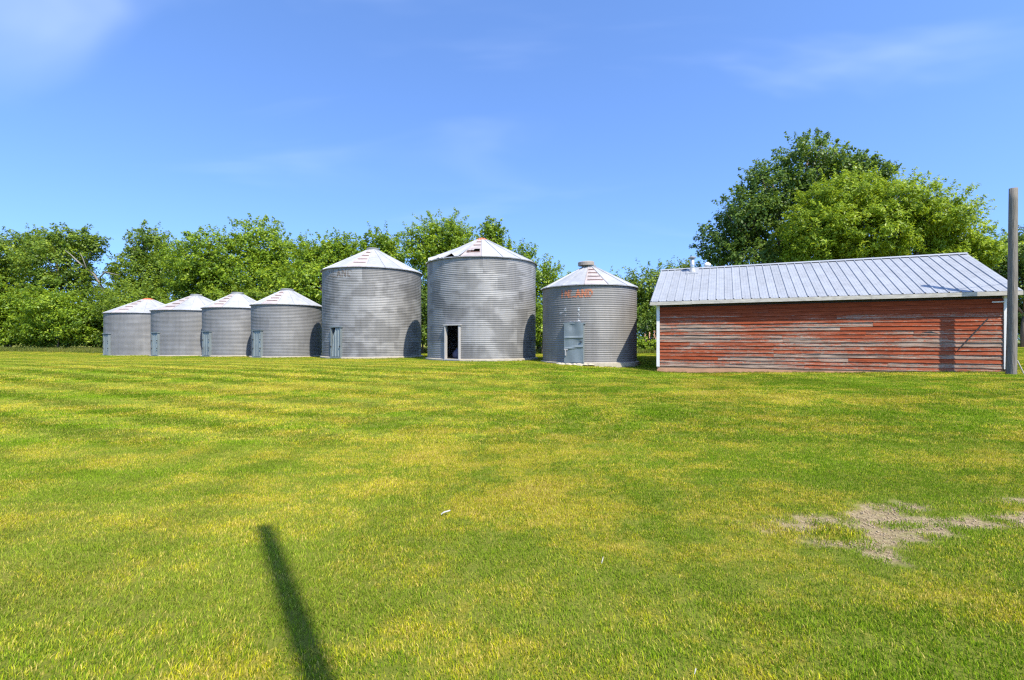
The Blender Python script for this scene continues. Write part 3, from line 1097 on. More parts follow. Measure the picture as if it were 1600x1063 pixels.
# ================================================================== SHED
def build_shed():
    L_, D_ = SHED['L'], SHED['D']
    root = link('shed', None, None, (SHED['x'], SHED['y'], SHED['z']), (0, 0, -SH_TH))
    tag(root, 'long low shed with peeling red board siding and pale metal roof', 'shed')
    rg = random.Random(5)
    EB = 2.56                        # underside of the fascia
    q = MB(); q.box(-.005, L_ + .005, -.020, D_ - .03, -.6, .172)
    q.build('foundation', M['sill'], root)
    q = MB(); q.box(.04, L_ - .04, .045, D_ - .04, .196, EB + .04)
    wall = q.build('wall', M['dark_iron'], root)
    # gable end infill
    rise = 1.69; ofr = .30; half = D_ / 2
    rz = lambda v: EB + .14 + (v + ofr) * rise / (half + ofr)     # roof surface height above local y=v
    q = MB()
    for xx in (.0, L_ - .05):
        q.add([(xx, .04, EB + .041), (xx + .05, .04, EB + .041), (xx + .05, D_ - .04, EB + .041), (xx, D_ - .04, EB + .041),
               (xx, half, rz(half) - .08), (xx + .05, half, rz(half) - .08)],
              [(0, 4, 3), (1, 2, 5), (0, 1, 5, 4), (3, 4, 5, 2), (0, 3, 2, 1)])
    q.build('gable', M['siding'], root)
    # clapboards, each a piece of its own
    ex = .134
    meshes = []
    for k in range(7):
        V, F = [], []
        ns = 12
        for j in range(ns + 1):
            t = j / ns
            bow = .006 * math.sin(t * math.pi * (1 + k % 3) + k)
            chip = rg.uniform(-.010, .006) if k % 2 else rg.uniform(-.004, .003)
            V += [(t, -.046 - bow * .9, chip), (t, -.012, .150), (t, .030, .150), (t, -.006, chip)]
        for j in range(ns):
            a = j * 4
            for c in range(4):
                d = (c + 1) % 4
                F.append((a + c, a + 4 + c, a + 4 + d, a + d))
        F += [(0, 1, 2, 3), tuple(ns * 4 + c for c in (3, 2, 1, 0))]
        q = MB(); q.add(V, F)
        meshes.append(q.mesh('board', M['siding']))
    nrow = 18
    for row in range(nrow):
        z = .19 + row * ex
        if z + .15 > EB + .05: break
        joints = [.10]
        cands = {3: [1.0, 4.05], 4: [4.05, 5.5], 5: [4.05], 6: [1.2, 4.05, 6.1], 2: [2.2, 6.3], 1: [2.6, 7.4], 0: [5.0], 12: [7.0], 11: [2.3, 7.0], 9: [6.8, 8.1]}
        js = cands.get(row)
        if js is None:
            js = [rg.uniform(1.5, 3.9), rg.uniform(5.2, 8.6)] if rg.random() < .75 else [rg.uniform(3.5, 6.5)]
        joints += js + [L_ - .10]
        for a, c in zip(joints[:-1], joints[1:]):
            tilt = rg.gauss(0, .0009)
            o = link('board', rg.choice(meshes), wall, (a + .002, .006 - rg.uniform(0, .006), z + rg.uniform(-.004, .004)),
                     (rg.uniform(-.02, .03), tilt, 0), (c - a - .004, 1, 1))
    # a broken board: dark gap with a slipped sliver
    q = MB(); q.add([(8.30, -.045, 1.45), (8.75, -.047, 1.40), (8.55, -.05, 1.475), (8.30, -.048, 1.462)], [(0, 1, 2, 3)])
    q.build('broken_gap', M['dark_iron'], wall)
    q = MB(); q.tube([(9.20, -.062, .86), (9.34, -.066, 1.06), (9.93, -.066, 1.86)], [.010, .018, .018], 6)  # diagonal cast shadow modelled as a thin dark strip on the boards
    q.build('shadow_strip', M['dark_iron'], wall)
    # corner boards
    for xx in (-.02, L_ - .095):
        q = MB(); q.box(xx, xx + .115, -.066, .06, .16 if xx < 1 else .30, EB - .002)
        q.build('corner_board', M['white_paint'], root)
    # other three walls carry plain boarding
    for (nm, bx) in (('end_wall', (-.012, .029, .07, D_ - .05)), ('end_wall', (L_ - .029, L_ + .012, .07, D_ - .05))):
        q = MB()
        for row in range(nrow):
            z = .19 + row * ex
            q.box(bx[0] - .004 * (row % 2), bx[1] + .004 * (row % 2), bx[2], bx[3], z, z + ex - .006)
        q.build(nm, M['siding'], root)
    q = MB(); q.box(.05, L_ - .05, D_ - .035, D_ + .01, .19, EB)
    q.build('back_wall', M['siding'], root)
    # roof deck
    ov = .19
    q = MB()
    th = .05
    for sgn in (1, -1):
        ya = -ofr if sgn > 0 else D_ + ofr
        V = [(-ov, ya, EB + .14 - .012), (L_ + ov, ya, EB + .14 - .012), (L_ + ov, half, rz(half) - .012), (-ov, half, rz(half) - .012)]
        V += [(p[0], p[1], p[2] - th) for p in V]
        q.add(V, [(0, 1, 2, 3), (7, 6, 5, 4), (0, 4, 5, 1), (1, 5, 6, 2), (3, 7, 4, 0)])
    roof = q.build('roof', M['trim'], root)
    # metal panels with a rib each
    n = 37
    pw = (L_ + 2 * ov + .06) / n
    run = half + ofr + .03
    rr = (half + ofr)
    sl = rise / rr

    def panel(front):
        q = MB()
        s = 1 if front else -1
        y0 = -ofr - .03
        def P(x, v, l): return (x, (v if front else D_ - v), EB + .14 + (v + ofr) * sl + l)
        ys = np.linspace(y0, half + .005, 5)
        V, F = [], []
        prof = [(0, .0), (.014, .034), (.040, .034), (.054, .0), (pw * .42, .003), (pw * .46, .008), (pw * .50, .003), (pw * .72, .003), (pw * .76, .008), (pw * .80, .003), (pw + .012, .001)]
        for v in ys:
            for (px_, l) in prof: V.append(P(px_, v, l))
        k = len(prof)
        for j in range(len(ys) - 1):
            for c in range(k - 1):
                f = (j * k + c, j * k + c + 1, (j + 1) * k + c + 1, (j + 1) * k + c)
                F.append(f if front else f[::-1])
        q.add(V, F)
        return q.mesh('roof_panel', M['shed_roof'])
    for front in (True, False):
        me = panel(front)
        for k in range(n):
            link('roof_panel', me, roof, (-ov - .03 + k * pw, 0, .002 + (.0 if k % 2 else .0015)))
    q = MB()
    zr_ = rz(half) + .03
    q.add([(-ov - .04, half - .14, zr_ - .14 * sl + .016), (L_ + ov + .04, half - .14, zr_ - .14 * sl + .016), (L_ + ov + .04, half, zr_ + .022), (-ov - .04, half, zr_ + .022),
           (-ov - .04, half + .14, zr_ - .14 * sl + .016), (L_ + ov + .04, half + .14, zr_ - .14 * sl + .016)], [(0, 1, 2, 3), (3, 2, 5, 4)])
    q.build('ridge_cap', M['shed_roof'], roof)
    # gable trim along the rakes
    for xx in (-ov - .045, L_ + ov + .012):
        for sgn in (1, -1):
            ya = -ofr if sgn > 0 else D_ + ofr
            q = MB()
            V = [(xx, ya, EB + .02), (xx + .03, ya, EB + .02), (xx + .03, ya, EB + .126), (xx, ya, EB + .126),
                 (xx, half, rz(half) - .13), (xx + .03, half, rz(half) - .13), (xx + .03, half, rz(half) - .018), (xx, half, rz(half) - .018)]
            q.add(V, [(0, 1, 2, 3), (4, 7, 6, 5), (0, 4, 5, 1), (1, 5, 6, 2), (2, 6, 7, 3), (3, 7, 4, 0)])
            q.build('rake_board', M['trim'], roof)
    # fascia in several weathered lengths
    xs = [-ov - .05, 1.3, 4.0, 6.9, 8.75, L_ + ov + .05]
    for k in range(5):
        q = MB(); dz = rg.uniform(-.006, .006)
        q.box(xs[k] + .002, xs[k + 1] - .002, -ofr - .03 + rg.uniform(-.004, .004), -ofr - .002, EB + dz - .005, EB + .122 + dz)
        q.build('fascia_board', M['trim'], roof)
    q = MB(); q.box(-ov, L_ + ov, -ofr + .002, .03, EB + .045, EB + .06)
    q.build('soffit', M['trim'], roof)
    q = MB(); q.box(L_ - .38, L_ - .05, -.085, -.060, EB - .20, EB - .165)
    q.build('wall_bracket', M['white_paint'], root)
    # stove pipe near the left end and a vent behind the ridge
    x, v = 1.15, half - .42
    z = rz(v)
    q = MB(); q.tube([(x, v, z - .1), (x, v, z + .62)], [.085, .085], 16); q.tube([(x, v, z + .30), (x, v, z + .34)], [.105, .105], 16)
    pipe = q.build('stove_pipe', M['pipe'], root, True)
    q = MB(); q.tube([(x, v, z + .60), (x, v, z + .64), (x, v, z + .69)], [.15, .16, .05], 16)
    q.build('pipe_cap', M['cap_grey'], pipe)
    q = MB()
    q.add([(x - .25, v - .30, rz(v - .30) + .05), (x + .25, v - .30, rz(v - .30) + .05), (x + .25, v + .28, rz(v + .28) + .05), (x - .25, v + .28, rz(v + .28) + .05),
           (x - .25, v - .30, rz(v - .30)), (x + .25, v - .30, rz(v - .30)), (x + .25, v + .28, rz(v + .28)), (x - .25, v + .28, rz(v + .28))],
          [(0, 1, 2, 3), (4, 5, 1, 0), (5, 6, 2, 1), (7, 4, 0, 3)])
    q.tube([(x, v, z - .02), (x, v, z + .16)], [.19, .10], 16)
    q.build('flashing', M['shed_roof'], pipe)
    x, v = 1.74, half + .25
    z = rz(half - .25)
    q = MB(); q.tube([(x, v, z - .1), (x, v, z + .22)], [.07, .07], 12)
    vent = q.build('roof_vent', M['vent_white'], root, True)
    q = MB(); q.lathe([(.05, .20), (.14, .23), (.16, .29), (.12, .35), (.05, .40), (.02, .41)], 14)
    q.build('vent_cap', M['vent_white'], vent, True, loc=(x, v, z))


build_shed()


# ================================================================== POLES, LITTER
def pole_mesh(h, r0, r1, lean, seed):
    rg = np.random.default_rng(seed)
    n, m = 20, 18
    zz = np.linspace(0, 1, m)
    V = []
    for t in zz:
        for k in range(n):
            a = 2 * np.pi * k / n
            r = (r0 + (r1 - r0) * t) * (1 + .035 * math.sin(3 * a + 5 * t) + .02 * math.sin(7 * a + 2))
            if k in (3, 11, 15): r *= .93        # drying checks
            V.append((r * math.cos(a) + lean[0] * t + .012 * math.sin(t * 5), r * math.sin(a) + lean[1] * t, t * h - .5 * (1 - t)))
    F = [(i * n + k, i * n + (k + 1) % n, (i + 1) * n + (k + 1) % n, (i + 1) * n + k) for i in range(m - 1) for k in range(n)]
    F.append(tuple((m - 1) * n + k for k in range(n)))
    q = MB(); q.add(V, F)
    return q


px, py = 14.68, 14.22
zg = float(ground(px, py))
root = link('utility_pole', None, None, (px, py, zg))
tag(root, 'bare grey weathered wooden pole standing in front of the shed corner', 'pole')
ph = EYE + (531 - 294) * py / 755 - zg
pole_mesh(ph, .124, .096, (.085, 0), 4).build('shaft', M['pole'], root, True)
q = MB()
pts = []
for k in range(13):
    t = k / 12
    pts.append((.1 + 22 * t, -1.0 * t, 4.36 - 1.1 * math.sin(t * math.pi) * .9 + .4 * t))
q.tube(pts, [.011] * 13, 6)
q.build('cable', M['wire'], root)
q = MB(); q.tube([(.06, .02, 4.36), (.16, .02, 4.37)], [.035, .03], 8)
q.build('insulator', M['dark_iron'], root)
q = MB(); q.tube([(.17, -.02, .42), (.36, -.06, -.05)], [.016, .016], 6)
q.build('stay_stub', M['trim'], root)

# the pole behind the viewer whose shadow lies across the lawn
az = R(SUN_AZ)
tipx, tipy = (415 - 800) / 755 * 3.86, 3.86
hp = 8.2
gl = (hp + float(ground(tipx, tipy)) * 0) / math.tan(R(SUN_EL))
bx_, by_ = tipx + math.sin(az) * gl, tipy - math.cos(az) * gl
root = link('utility_pole', None, None, (bx_, by_, float(ground(bx_, by_))))
tag(root, 'round wooden pole out of view that casts the long shadow on the lawn', 'pole')
pole_mesh(hp, .085, .066, (0, 0), 6).build('shaft', M['pole'], root, True)


def litter(px_, py_, h, w, l, rot, label, seed):
    Y = 755 * EYE / (py_ - 531)
    for _ in range(4):
        Y = 755 * (EYE - float(ground((px_ - 800) / 755 * Y, Y))) / (py_ - 531)
    X = (px_ - 800) / 755 * Y
    V, F = [], []
    ns = 8
    for j in range(ns + 1):
        t = j / ns
        ww = w * math.sin(max(.08, min(.95, t)) * math.pi) ** .6
        zc = .012 * math.sin(t * math.pi) + .004 * math.sin(seed + 5 * t)
        V += [(l * (t - .5), -ww / 2 + .1 * l * t * t, zc), (l * (t - .5), .1 * l * t * t, zc + .008), (l * (t - .5), ww / 2 + .1 * l * t * t, zc),
              (l * (t - .5), .1 * l * t * t, zc - .003)]
    for j in range(ns):
        for c in range(4):
            d = (c + 1) % 4
            F.append((j * 4 + c, j * 4 + d, j * 4 + 4 + d, j * 4 + 4 + c))
    F += [(0, 1, 2, 3), tuple(ns * 4 + c for c in (3, 2, 1, 0))]
    q = MB(); q.add(V, F)
    o = q.build('feather', M['white_thing'], None, True, loc=(X, Y, float(ground(X, Y)) + h), rot=rot)
    tag(o, label, 'feather', 'white scraps on the lawn')


litter(697, 806, .026, .022, .085, (.1, -.35, .25), 'small white feather lying flat in the middle of the lawn', 1)
litter(942, 880, .018, .007, .05, (.1, -.6, 1.0), 'thin white feather standing on edge in the grass at lower right of centre', 2)
litter(1087, 1058, .022, .006, .025, (.1, -.4, .7), 'tiny white scrap in the grass at the bottom edge of the picture', 3)


# ================================================================== VEGETATION
def px2w(px_, py_, Y):
    return np.array([(px_ - 800) / 755 * Y, Y, EYE + (531 - py_) / 755 * Y])


def leaf_cloud(centres, outward, radii, per, size, aspect, rg, droop=0.0, flat=.75):
    """diamond leaves scattered over clumps; returns V, F, tint"""
    n = len(centres)
    c = np.repeat(centres, per, 0); o = np.repeat(outward, per, 0); rad = np.repeat(radii, per)
    N = len(c)
    d = rg.normal(0, 1, (N, 3)); d /= np.linalg.norm(d, axis=1)[:, None]
    rr = rad * rg.uniform(.25, 1.0, N) ** .6
    p = c + d * rr[:, None] * np.array([1, 1, flat])
    nrm = d * .55 + o * .45 + np.array([0, 0, .55]) + rg.normal(0, .42, (N, 3))
    nrm /= np.linalg.norm(nrm, axis=1)[:, None]
    t = rg.normal(0, 1, (N, 3)); t[:, 2] -= droop * 2.2
    t -= nrm * np.sum(t * nrm, 1)[:, None]
    t /= np.linalg.norm(t, axis=1)[:, None] + 1e-9
    s = np.cross(nrm, t)
    ln = size * rg.uniform(.6, 1.35, N); wd = ln * aspect
    a = t * (ln * .5)[:, None]; b = s * (wd * .5)[:, None]
    fold = nrm * (ln * .10)[:, None]
    V = np.stack([p - a, p + b - fold + a * .1, p + a, p - b - fold + a * .1], 1).reshape(-1, 3)
    F = np.arange(N * 4).reshape(N, 4)
    ct = np.repeat(rg.uniform(.15, .75, n), per)
    tint = np.clip(ct + rg.normal(0, .20, N), 0, 1)
    return V, F, np.repeat(tint, 4)


def tree(label, Y, lobes, mat, seed, trunk_px=None, size=.19, aspect=.62, per=52, dens=1.0, group='trees behind the bins', name='tree', droop=0.0,
         clump=(.26, .98), tr=.16, cat='tree', sprigs=6, deepen=1.0, wood='bark', stray=14):
    """lobes: (px, py, rx_px, ry_px) as seen in the photograph at distance Y"""
    rg = np.random.default_rng(seed)
    k = Y / 755.0
    cs, rs = [], []
    for i, (a, b_, rx, ry) in enumerate(lobes):
        dy = rg.uniform(-.5, .5) * min(rx, 60) * k
        cs.append(px2w(a, b_, Y) + np.array([0, dy, 0]))
        rs.append(np.array([rx * k, min(rx, ry * 1.25) * k * 1.0 * deepen, ry * k]))
    cs, rs = np.array(cs), np.array(rs)
    if trunk_px is None: trunk_px = lobes[0][0]
    bx = (trunk_px - 800) / 755 * Y
    gz = float(ground(bx, Y))
    root = link(name, None, None, (bx, Y, gz))
    tag(root, label, cat, group)
    org = np.array([bx, Y, gz])
    CC, OO, RR = [], [], []
    SC_, SO_, SR_ = [], [], []
    for c, r in zip(cs, rs):
        area = 4 * math.pi * ((r[0] * r[1]) ** 1.6 / 3 + (r[0] * r[2]) ** 1.6 / 3 + (r[1] * r[2]) ** 1.6 / 3) ** (1 / 1.6)
        n = max(6, int(area * 1.75 * dens))
        d = rg.normal(0, 1, (n, 3)); d /= np.linalg.norm(d, axis=1)[:, None]
        sh = rg.uniform(.30, 1.0, n) ** .45
        bump = 1 + .16 * np.sin(d[:, 0] * 5 + seed) * np.cos(d[:, 2] * 6 + d[:, 1] * 4)
        rad = rg.uniform(*clump, n)
        rin = np.maximum(r[None] - rad[:, None] * .55, r[None] * .35)
        CC.append(c + d * rin * (sh * bump)[:, None]); OO.append(d); RR.append(rad)
        # loose sprigs that break the outline
        m = sprigs * 4
        d = rg.normal(0, 1, (m, 3)); d[:, 2] = np.abs(d[:, 2]) * 1.1 + .1; d /= np.linalg.norm(d, axis=1)[:, None]
        ext = rg.uniform(.08, .62, m) * (1 if size > .14 else .8)
        rl = np.linalg.norm(d * r, axis=1)
        wob = rg.normal(0, .12, (m, 3))
        for t in np.linspace(-.35, 1, 6):
            SC_.append(c + d * (r + 0) * (1 + (ext * t / np.maximum(rl, .3)))[:, None] + wob * t + np.array([0, 0, .12]) * t); SO_.append(d)
            SR_.append(np.full(m, .26 - .13 * max(t, 0)))
    CC, OO, RR = np.concatenate(CC), np.concatenate(OO), np.concatenate(RR)
    ok = CC[:, 2] > ground(CC[:, 0], CC[:, 1]) + .25
    CC, OO, RR = CC[ok], OO[ok], RR[ok]
    V, F, T = leaf_cloud(CC - org, OO, RR, per, size * 1.12, aspect, rg, droop)
    SC_, SO_, SR_ = np.concatenate(SC_), np.concatenate(SO_), np.concatenate(SR_)
    V2, F2, T2 = leaf_cloud(SC_ - org, SO_, SR_, 6, size, aspect, rg, droop, 1.0)
    F = np.concatenate([F, F2 + len(V)]); V = np.concatenate([V, V2]); T = np.concatenate([T, T2])
    keep = (V[:, 2].reshape(-1, 4).min(1) + gz) > gz + .02
    F = F[keep]
    link('crown', make_mesh('crown', V, F, M[mat], False, {'tint': T}), root)
    # trunk and limbs
    q = MB()
    cm = cs.mean(0) - org
    top = (cs[:, 2] + rs[:, 2] * .5).max() - gz
    fork = np.array([cm[0] * .25, 0, max(.6, top * .32)])
    mid = (fork * .5) + rg.normal(0, .06, 3); mid[2] = fork[2] * .5
    q.tube([(0, 0, -.3), tuple(mid), tuple(fork)], [tr * 1.25, tr * 1.0, tr * .85], 9)
    for c, r in zip(cs, rs):
        e = c - org + np.array([0, 0, r[2] * .25])
        p1 = fork + (e - fork) * .5 + np.array([0, 0, -.12 * np.linalg.norm(e - fork)]) + rg.normal(0, .15, 3)
        q.tube([tuple(fork * .92), tuple(p1), tuple(e)], [tr * .6, tr * .42, tr * .2], 7)
        for _ in range(5):
            d = rg.normal(0, 1, 3); d /= np.linalg.norm(d); d[2] = abs(d[2]) * .8
            s0 = p1 + (e - p1) * rg.uniform(.1, 1)
            s1 = c - org + d * r * .9
            q.tube([tuple(s0), tuple((s0 + s1) / 2 + rg.normal(0, .12, 3)), tuple(s1)], [tr * .2, tr * .13, tr * .05], 5)
    q.build('trunk', M[wood], root, True)
    return root


def vegetation():
    T = tree
    # left end
    T('leafy tree at the far left edge with ragged top against the sky', 47, [(15, 405, 60, 38), (-25, 430, 55, 60), (48, 388, 26, 26), (10, 465, 75, 50), (-70, 440, 60, 70)], 'leaf_olive', 11, 10)
    T('tree between the left edge and the leaning dead limbs', 46, [(100, 415, 58, 42), (72, 384, 24, 22), (125, 378, 28, 20), (150, 388, 16, 16), (105, 470, 66, 50)], 'leaf_olive', 12, 105)
    T('narrow upright tree just right of the dead limbs', 47, [(222, 385, 33, 36), (205, 425, 40, 40), (245, 420, 32, 40), (225, 470, 50, 45)], 'leaf_olive', 13, 225)
    T('broad rounded tree behind the low bins', 44, [(395, 380, 52, 44), (330, 403, 58, 44), (445, 408, 46, 42), (290, 425, 48, 46), (375, 440, 100, 55), (430, 450, 70, 50), (320, 465, 70, 50)], 'leaf_mid', 14, 385, size=.18)
    T('small tree just left of the tall patchy bin', 42, [(505, 398, 36, 30), (480, 425, 40, 40), (530, 400, 24, 30), (510, 450, 60, 50)], 'leaf_mid', 15, 505)
    T('tree directly behind the tall patchy bin with plain roof', 41, [(596, 392, 30, 34), (565, 405, 26, 30), (615, 420, 30, 45), (590, 460, 60, 60)], 'leaf_mid', 16, 592)
    T('taller rounded tree between the two tall bins', 38, [(690, 366, 46, 38), (662, 390, 34, 40), (715, 385, 30, 40), (685, 440, 58, 70), (675, 500, 60, 40)], 'leaf_mid', 17, 690, size=.16)
    T('slim pointed tree behind the orange capped tallest bin', 39, [(770, 372, 17, 22), (762, 400, 28, 32), (790, 410, 20, 26), (775, 450, 40, 50)], 'leaf_mid', 18, 770, sprigs=8)
    T('light tree in the gap right of the tallest bin', 35, [(842, 436, 32, 32), (822, 405, 14, 16), (850, 475, 36, 45), (838, 515, 36, 30), (870, 450, 24, 30)], 'leaf_mid', 19, 842, size=.15)
    T('round tree in the gap between the last bin and the shed', 37, [(1012, 452, 40, 36), (990, 470, 36, 36), (1038, 445, 28, 28), (1012, 495, 52, 34), (960, 470, 40, 40), (1060, 480, 40, 40)], 'leaf_olive', 20, 1012, size=.15)
    T('small treetop peeking over the shed roof beside the stove pipe', 42, [(1078, 422, 17, 14), (1075, 455, 30, 30)], 'leaf_olive', 21, 1076, size=.15)
    # right hand group
    T('tall dark green tree rising behind the shed roof', 37, [(1258, 262, 52, 44), (1200, 300, 46, 40), (1160, 345, 48, 46), (1128, 385, 40, 40), (1310, 272, 42, 28), (1370, 272, 36, 22), (1345, 262, 24, 16), (1230, 345, 80, 66),
        (1180, 410, 70, 40), (1300, 330, 70, 50)], 'leaf_dark', 22, 1225, size=.20, per=44, tr=.34, dens=.85, sprigs=10, group='trees behind the shed')
    T('light yellow green feathery tree behind the right half of the shed roof', 31.5, [(1322, 315, 60, 46), (1280, 360, 58, 48), (1385, 325, 56, 42), (1440, 345, 54, 42), (1492, 370, 48, 40), (1400, 380, 110, 48), (1522, 402, 32, 32), (1350, 365, 80, 50),
        (1300, 405, 66, 34), (1470, 410, 60, 30)], 'leaf_light', 23, 1390, size=.20, aspect=.34, per=66, tr=.24, dens=1.45, droop=.25, clump=(.30, .62), sprigs=10, group='trees behind the shed')
    T('dark tree at the right edge behind the bare pole', 47, [(1585, 398, 46, 40), (1625, 410, 50, 50), (1555, 425, 28, 36), (1600, 440, 56, 36), (1660, 430, 50, 60)], 'leaf_dark', 24, 1600, size=.18, tr=.22, group='trees behind the shed')
    T('dark understory bush at the right edge below the dark tree', 50, [(1600, 490, 50, 34), (1560, 480, 40, 40), (1655, 490, 60, 40)], 'leaf_dark', 25, 1600, size=.18, name='shrub', cat='shrub', tr=.08, group='bushes under the trees')
    # bushes at the foot of the trees
    S = lambda lb, Y, lob, mt, sd, **k: T(lb, Y, lob, mt, sd, name='shrub', cat='shrub', group='bushes under the trees', tr=.06, **k)
    S('bright rounded bush at the left edge of the picture', 43, [(18, 478, 44, 34), (-25, 490, 46, 40), (10, 515, 60, 24), (-20, 528, 60, 16), (40, 530, 40, 14)], 'leaf_mid', 31, size=.16)
    S('wide bright bush between the left edge and the farthest bin', 42, [(88, 482, 40, 30), (60, 505, 44, 26), (120, 500, 40, 30), (95, 520, 60, 18), (70, 531, 50, 13), (130, 531, 40, 13)], 'leaf_mid', 32, size=.16)
    S('dark bush touching the left side of the farthest bin', 43, [(160, 500, 34, 34), (185, 480, 40, 40), (150, 520, 30, 18), (160, 530, 40, 14)], 'leaf_olive', 33, size=.16)
    S('bush behind the two farthest left bins', 43, [(250, 490, 60, 45), (320, 490, 60, 45)], 'leaf_olive', 34, size=.17)
    S('bush behind the third and fourth bins', 41, [(400, 490, 70, 45), (470, 490, 60, 45)], 'leaf_olive', 35, size=.17)
    S('dark bush in the slit between the two tall bins', 35, [(660, 505, 40, 40), (640, 470, 36, 40)], 'leaf_dark', 36, size=.15)
    S('bush low in the gap right of the tallest bin', 32, [(846, 515, 30, 26), (870, 500, 30, 40)], 'leaf_mid', 37, size=.13)
    S('dark bush low in the gap between the last bin and the shed', 35, [(1005, 508, 34, 22), (1045, 500, 34, 30)], 'leaf_dark', 38, size=.13)


vegetation()


def far_wood():
    rg = np.random.default_rng(55)
    n = 2600
    x = rg.uniform(-95, 95, n); y = 60 + rg.normal(0, 1.2, n)
    h = rg.uniform(.1, 1, n) * (4.6 + .8 * np.sin(x * .3))
    c = np.stack([x, y, ground(x, y) + h], 1)
    V, F, T = leaf_cloud(c, np.tile([0, -1, .2], (n, 1)), rg.uniform(.7, 1.2, n), 30, .34, .6, rg)
    o = link('far_wood', make_mesh('far_wood', V, F, M['leaf_dark'], False, {'tint': T}))
    tag(o, 'dark mass of wood seen through gaps between the nearer trees', 'wood', None, 'stuff')


far_wood()


def dead_tree():
    Y = 44.9
    k = Y / 755
    base = px2w(186, 540, Y)
    gz = float(ground(base[0], Y))
    root = link('dead_tree', None, None, (base[0], Y, gz))
    tag(root, 'pale bare dead limbs leaning left among the green trees', 'dead tree')
    org = np.array([base[0], Y, gz])
    q = MB()
    P = lambda x, y, d=0: tuple(px2w(x, y, Y) + np.array([0, d, 0]) - org)
    q.tube([(0, 0, -.2), P(180, 490, -.3), P(174, 455, -.8), P(166, 432, -1.3), P(150, 416, -1.6), P(136, 402, -1.7), P(128, 396, -1.7)], [.14, .13, .11, .09, .06, .035, .015], 8)
    q.tube([P(172, 447, -1.0), P(178, 436, -1.5), P(190, 429, -1.8), P(212, 434, -1.9)], [.07, .08, .05, .02], 7)
    q.tube([P(157, 422, -1.5), P(152, 408, -1.5), P(148, 400, -1.5)], [.05, .03, .015], 6)
    q.build('trunk', M['deadwood'], root, True)


dead_tree()


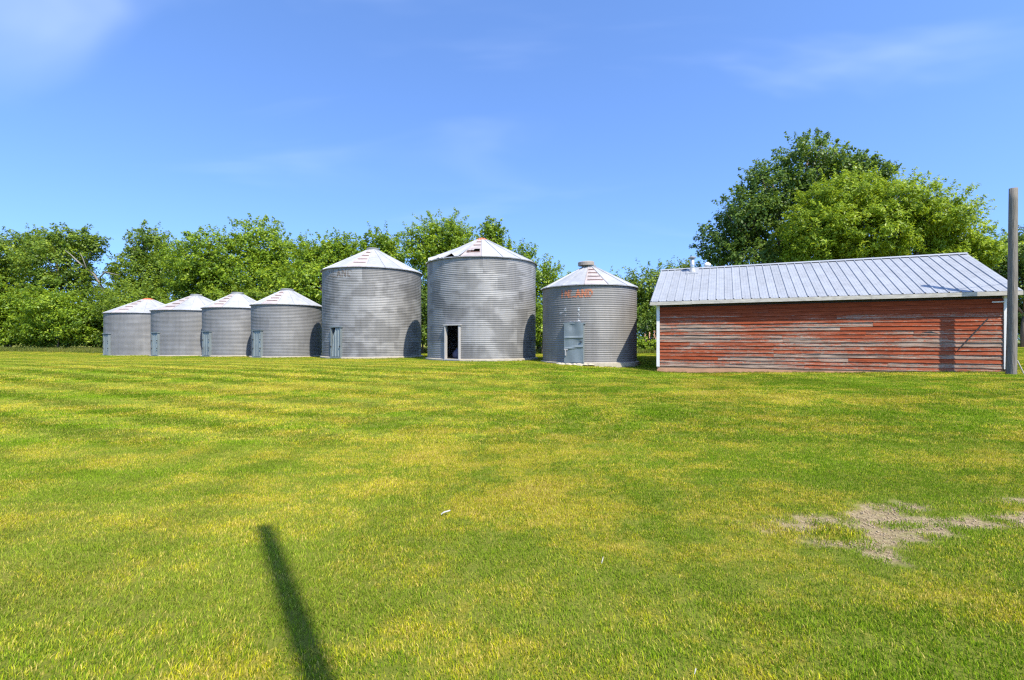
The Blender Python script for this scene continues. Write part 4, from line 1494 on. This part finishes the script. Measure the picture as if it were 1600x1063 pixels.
def flower_bed():
    """a clump of leafy plants with peach spikes in the gap left of the shed"""
    rg = np.random.default_rng(77)
    spots = [(1006, 522, 14, 'peach flower spike leftmost in the bed left of the shed'), (1013, 520, 16, 'peach flower spike second from the left in the bed by the shed'),
             (1021, 519, 18, 'tallest peach flower spike, nearest the shed corner')]
    Y = 33.0
    for i, (a, b_, h, lb) in enumerate(spots):
        p = px2w(a, 540, Y); gz = float(ground(p[0], Y))
        root = link('flowering_plant', None, None, (p[0], Y, gz))
        tag(root, lb, 'plant', 'flowering plants in the gap by the shed')
        q = MB(); q.tube([(0, 0, -.05), (.02, 0, .7), (.03, 0, 1.0)], [.02, .016, .012], 6)
        q.build('stem', M['tallgrass'], root)
        n = 26
        t = rg.uniform(0, 1, n)
        sp = .05 * (1.1 - t)
        c = np.stack([rg.normal(0, 1, n) * sp + .03 + .06 * t, rg.normal(0, 1, n) * sp, .7 + .12 * i + t * .62], 1)
        V, F, T = leaf_cloud(c, np.tile([0, -1, .2], (n, 1)), np.full(n, .03), 2, .075, .9, rg)
        link('flowers', make_mesh('flowers', V, F, M['flower'], False, {'tint': T}), root)
        n = 26
        c = np.stack([rg.normal(0, .22, n), rg.normal(0, .2, n), rg.uniform(.1, .75, n)], 1)
        V, F, T = leaf_cloud(c, np.tile([0, -.5, .6], (n, 1)), np.full(n, .16), 16, .16, .5, rg)
        link('leaves', make_mesh('leaves', V, F, M['leaf_mid'], False, {'tint': T}), root)
    for (a, sz, lb) in ((998, .5, 'pale leafy plant left of the peach flower spikes'), (1030, .4, 'low leafy plant against the shed corner, right of the flower spikes')):
        p = px2w(a, 540, Y); gz = float(ground(p[0], Y))
        root = link('leafy_plant', None, None, (p[0], Y, gz))
        tag(root, lb, 'plant', 'leafy plants in the gap by the shed')
        n = 60
        c = np.stack([rg.normal(0, .3, n), rg.normal(0, .3, n), rg.uniform(.05, 1.1 * sz * 2, n)], 1)
        V, F, T = leaf_cloud(c, np.tile([0, -.5, .6], (n, 1)), np.full(n, .18), 18, .15, .5, rg)
        link('leaves', make_mesh('leaves', V, F, M['leaf_mid'], False, {'tint': T}), root)


flower_bed()


def tall_grass():
    """unmown strip along the trees and rough tufts round the bin bases"""
    r = np.random.default_rng(21)
    P = []
    # strip along the tree line
    n = 5200
    t = r.uniform(0, 1, n)
    x = -52 + t * 50
    y = 39.5 + .0 * x + (-x - 20) * .10 + r.normal(0, .9, n)
    k = ~inside_building(x, y, .5)
    P.append(np.stack([x[k], y[k]], 1))
    n = 900
    x = r.uniform(-2, 12, n); y = 33.5 + r.normal(0, .8, n)
    P.append(np.stack([x, y], 1))
    n = 900
    x = r.uniform(34, 60, n); y = 49.0 + r.normal(0, .8, n)
    P.append(np.stack([x, y], 1))
    P = np.concatenate(P)
    n1 = len(P)
    # tufts against walls
    Q = []
    for b in BINS:
        a = r.uniform(0, 2 * np.pi, 190)
        rr = b['r'] + .13 + np.abs(r.normal(0, .05, 190))
        Q.append(np.stack([b['x'] + rr * np.cos(a), b['y'] + rr * np.sin(a)], 1))
    c, s = math.cos(SH_TH), math.sin(SH_TH)
    u = np.abs(r.normal(SHED['L'], 3.5, 420)) % (SHED['L'] + .2) - .1; v = -.03 - np.abs(r.normal(0, .05, 420))
    Q.append(np.stack([SHED['x'] + u * c + v * s, SHED['y'] - u * s + v * c], 1))
    Q = np.concatenate(Q)
    A = np.concatenate([P, Q])
    z = ground(A[:, 0], A[:, 1])
    n = len(A)
    sc = np.concatenate([r.uniform(.3, .85, n1), r.uniform(.07, .17, n - n1)])
    rot = np.stack([np.zeros(n), np.zeros(n), r.uniform(0, 6.28, n)], 1)
    tiles = [blade_tile('tall_grass_tile_%02d' % i, .35, 46, .25, .60, .012, .022, .25, 70 + i, M['tallgrass']) for i in range(3)]
    scatter('tall_grass', np.column_stack([A, z]), rot, sc, r.integers(0, 3, n), tiles, 'uncut grass fringe along the trees and walls', 'grass')


tall_grass()
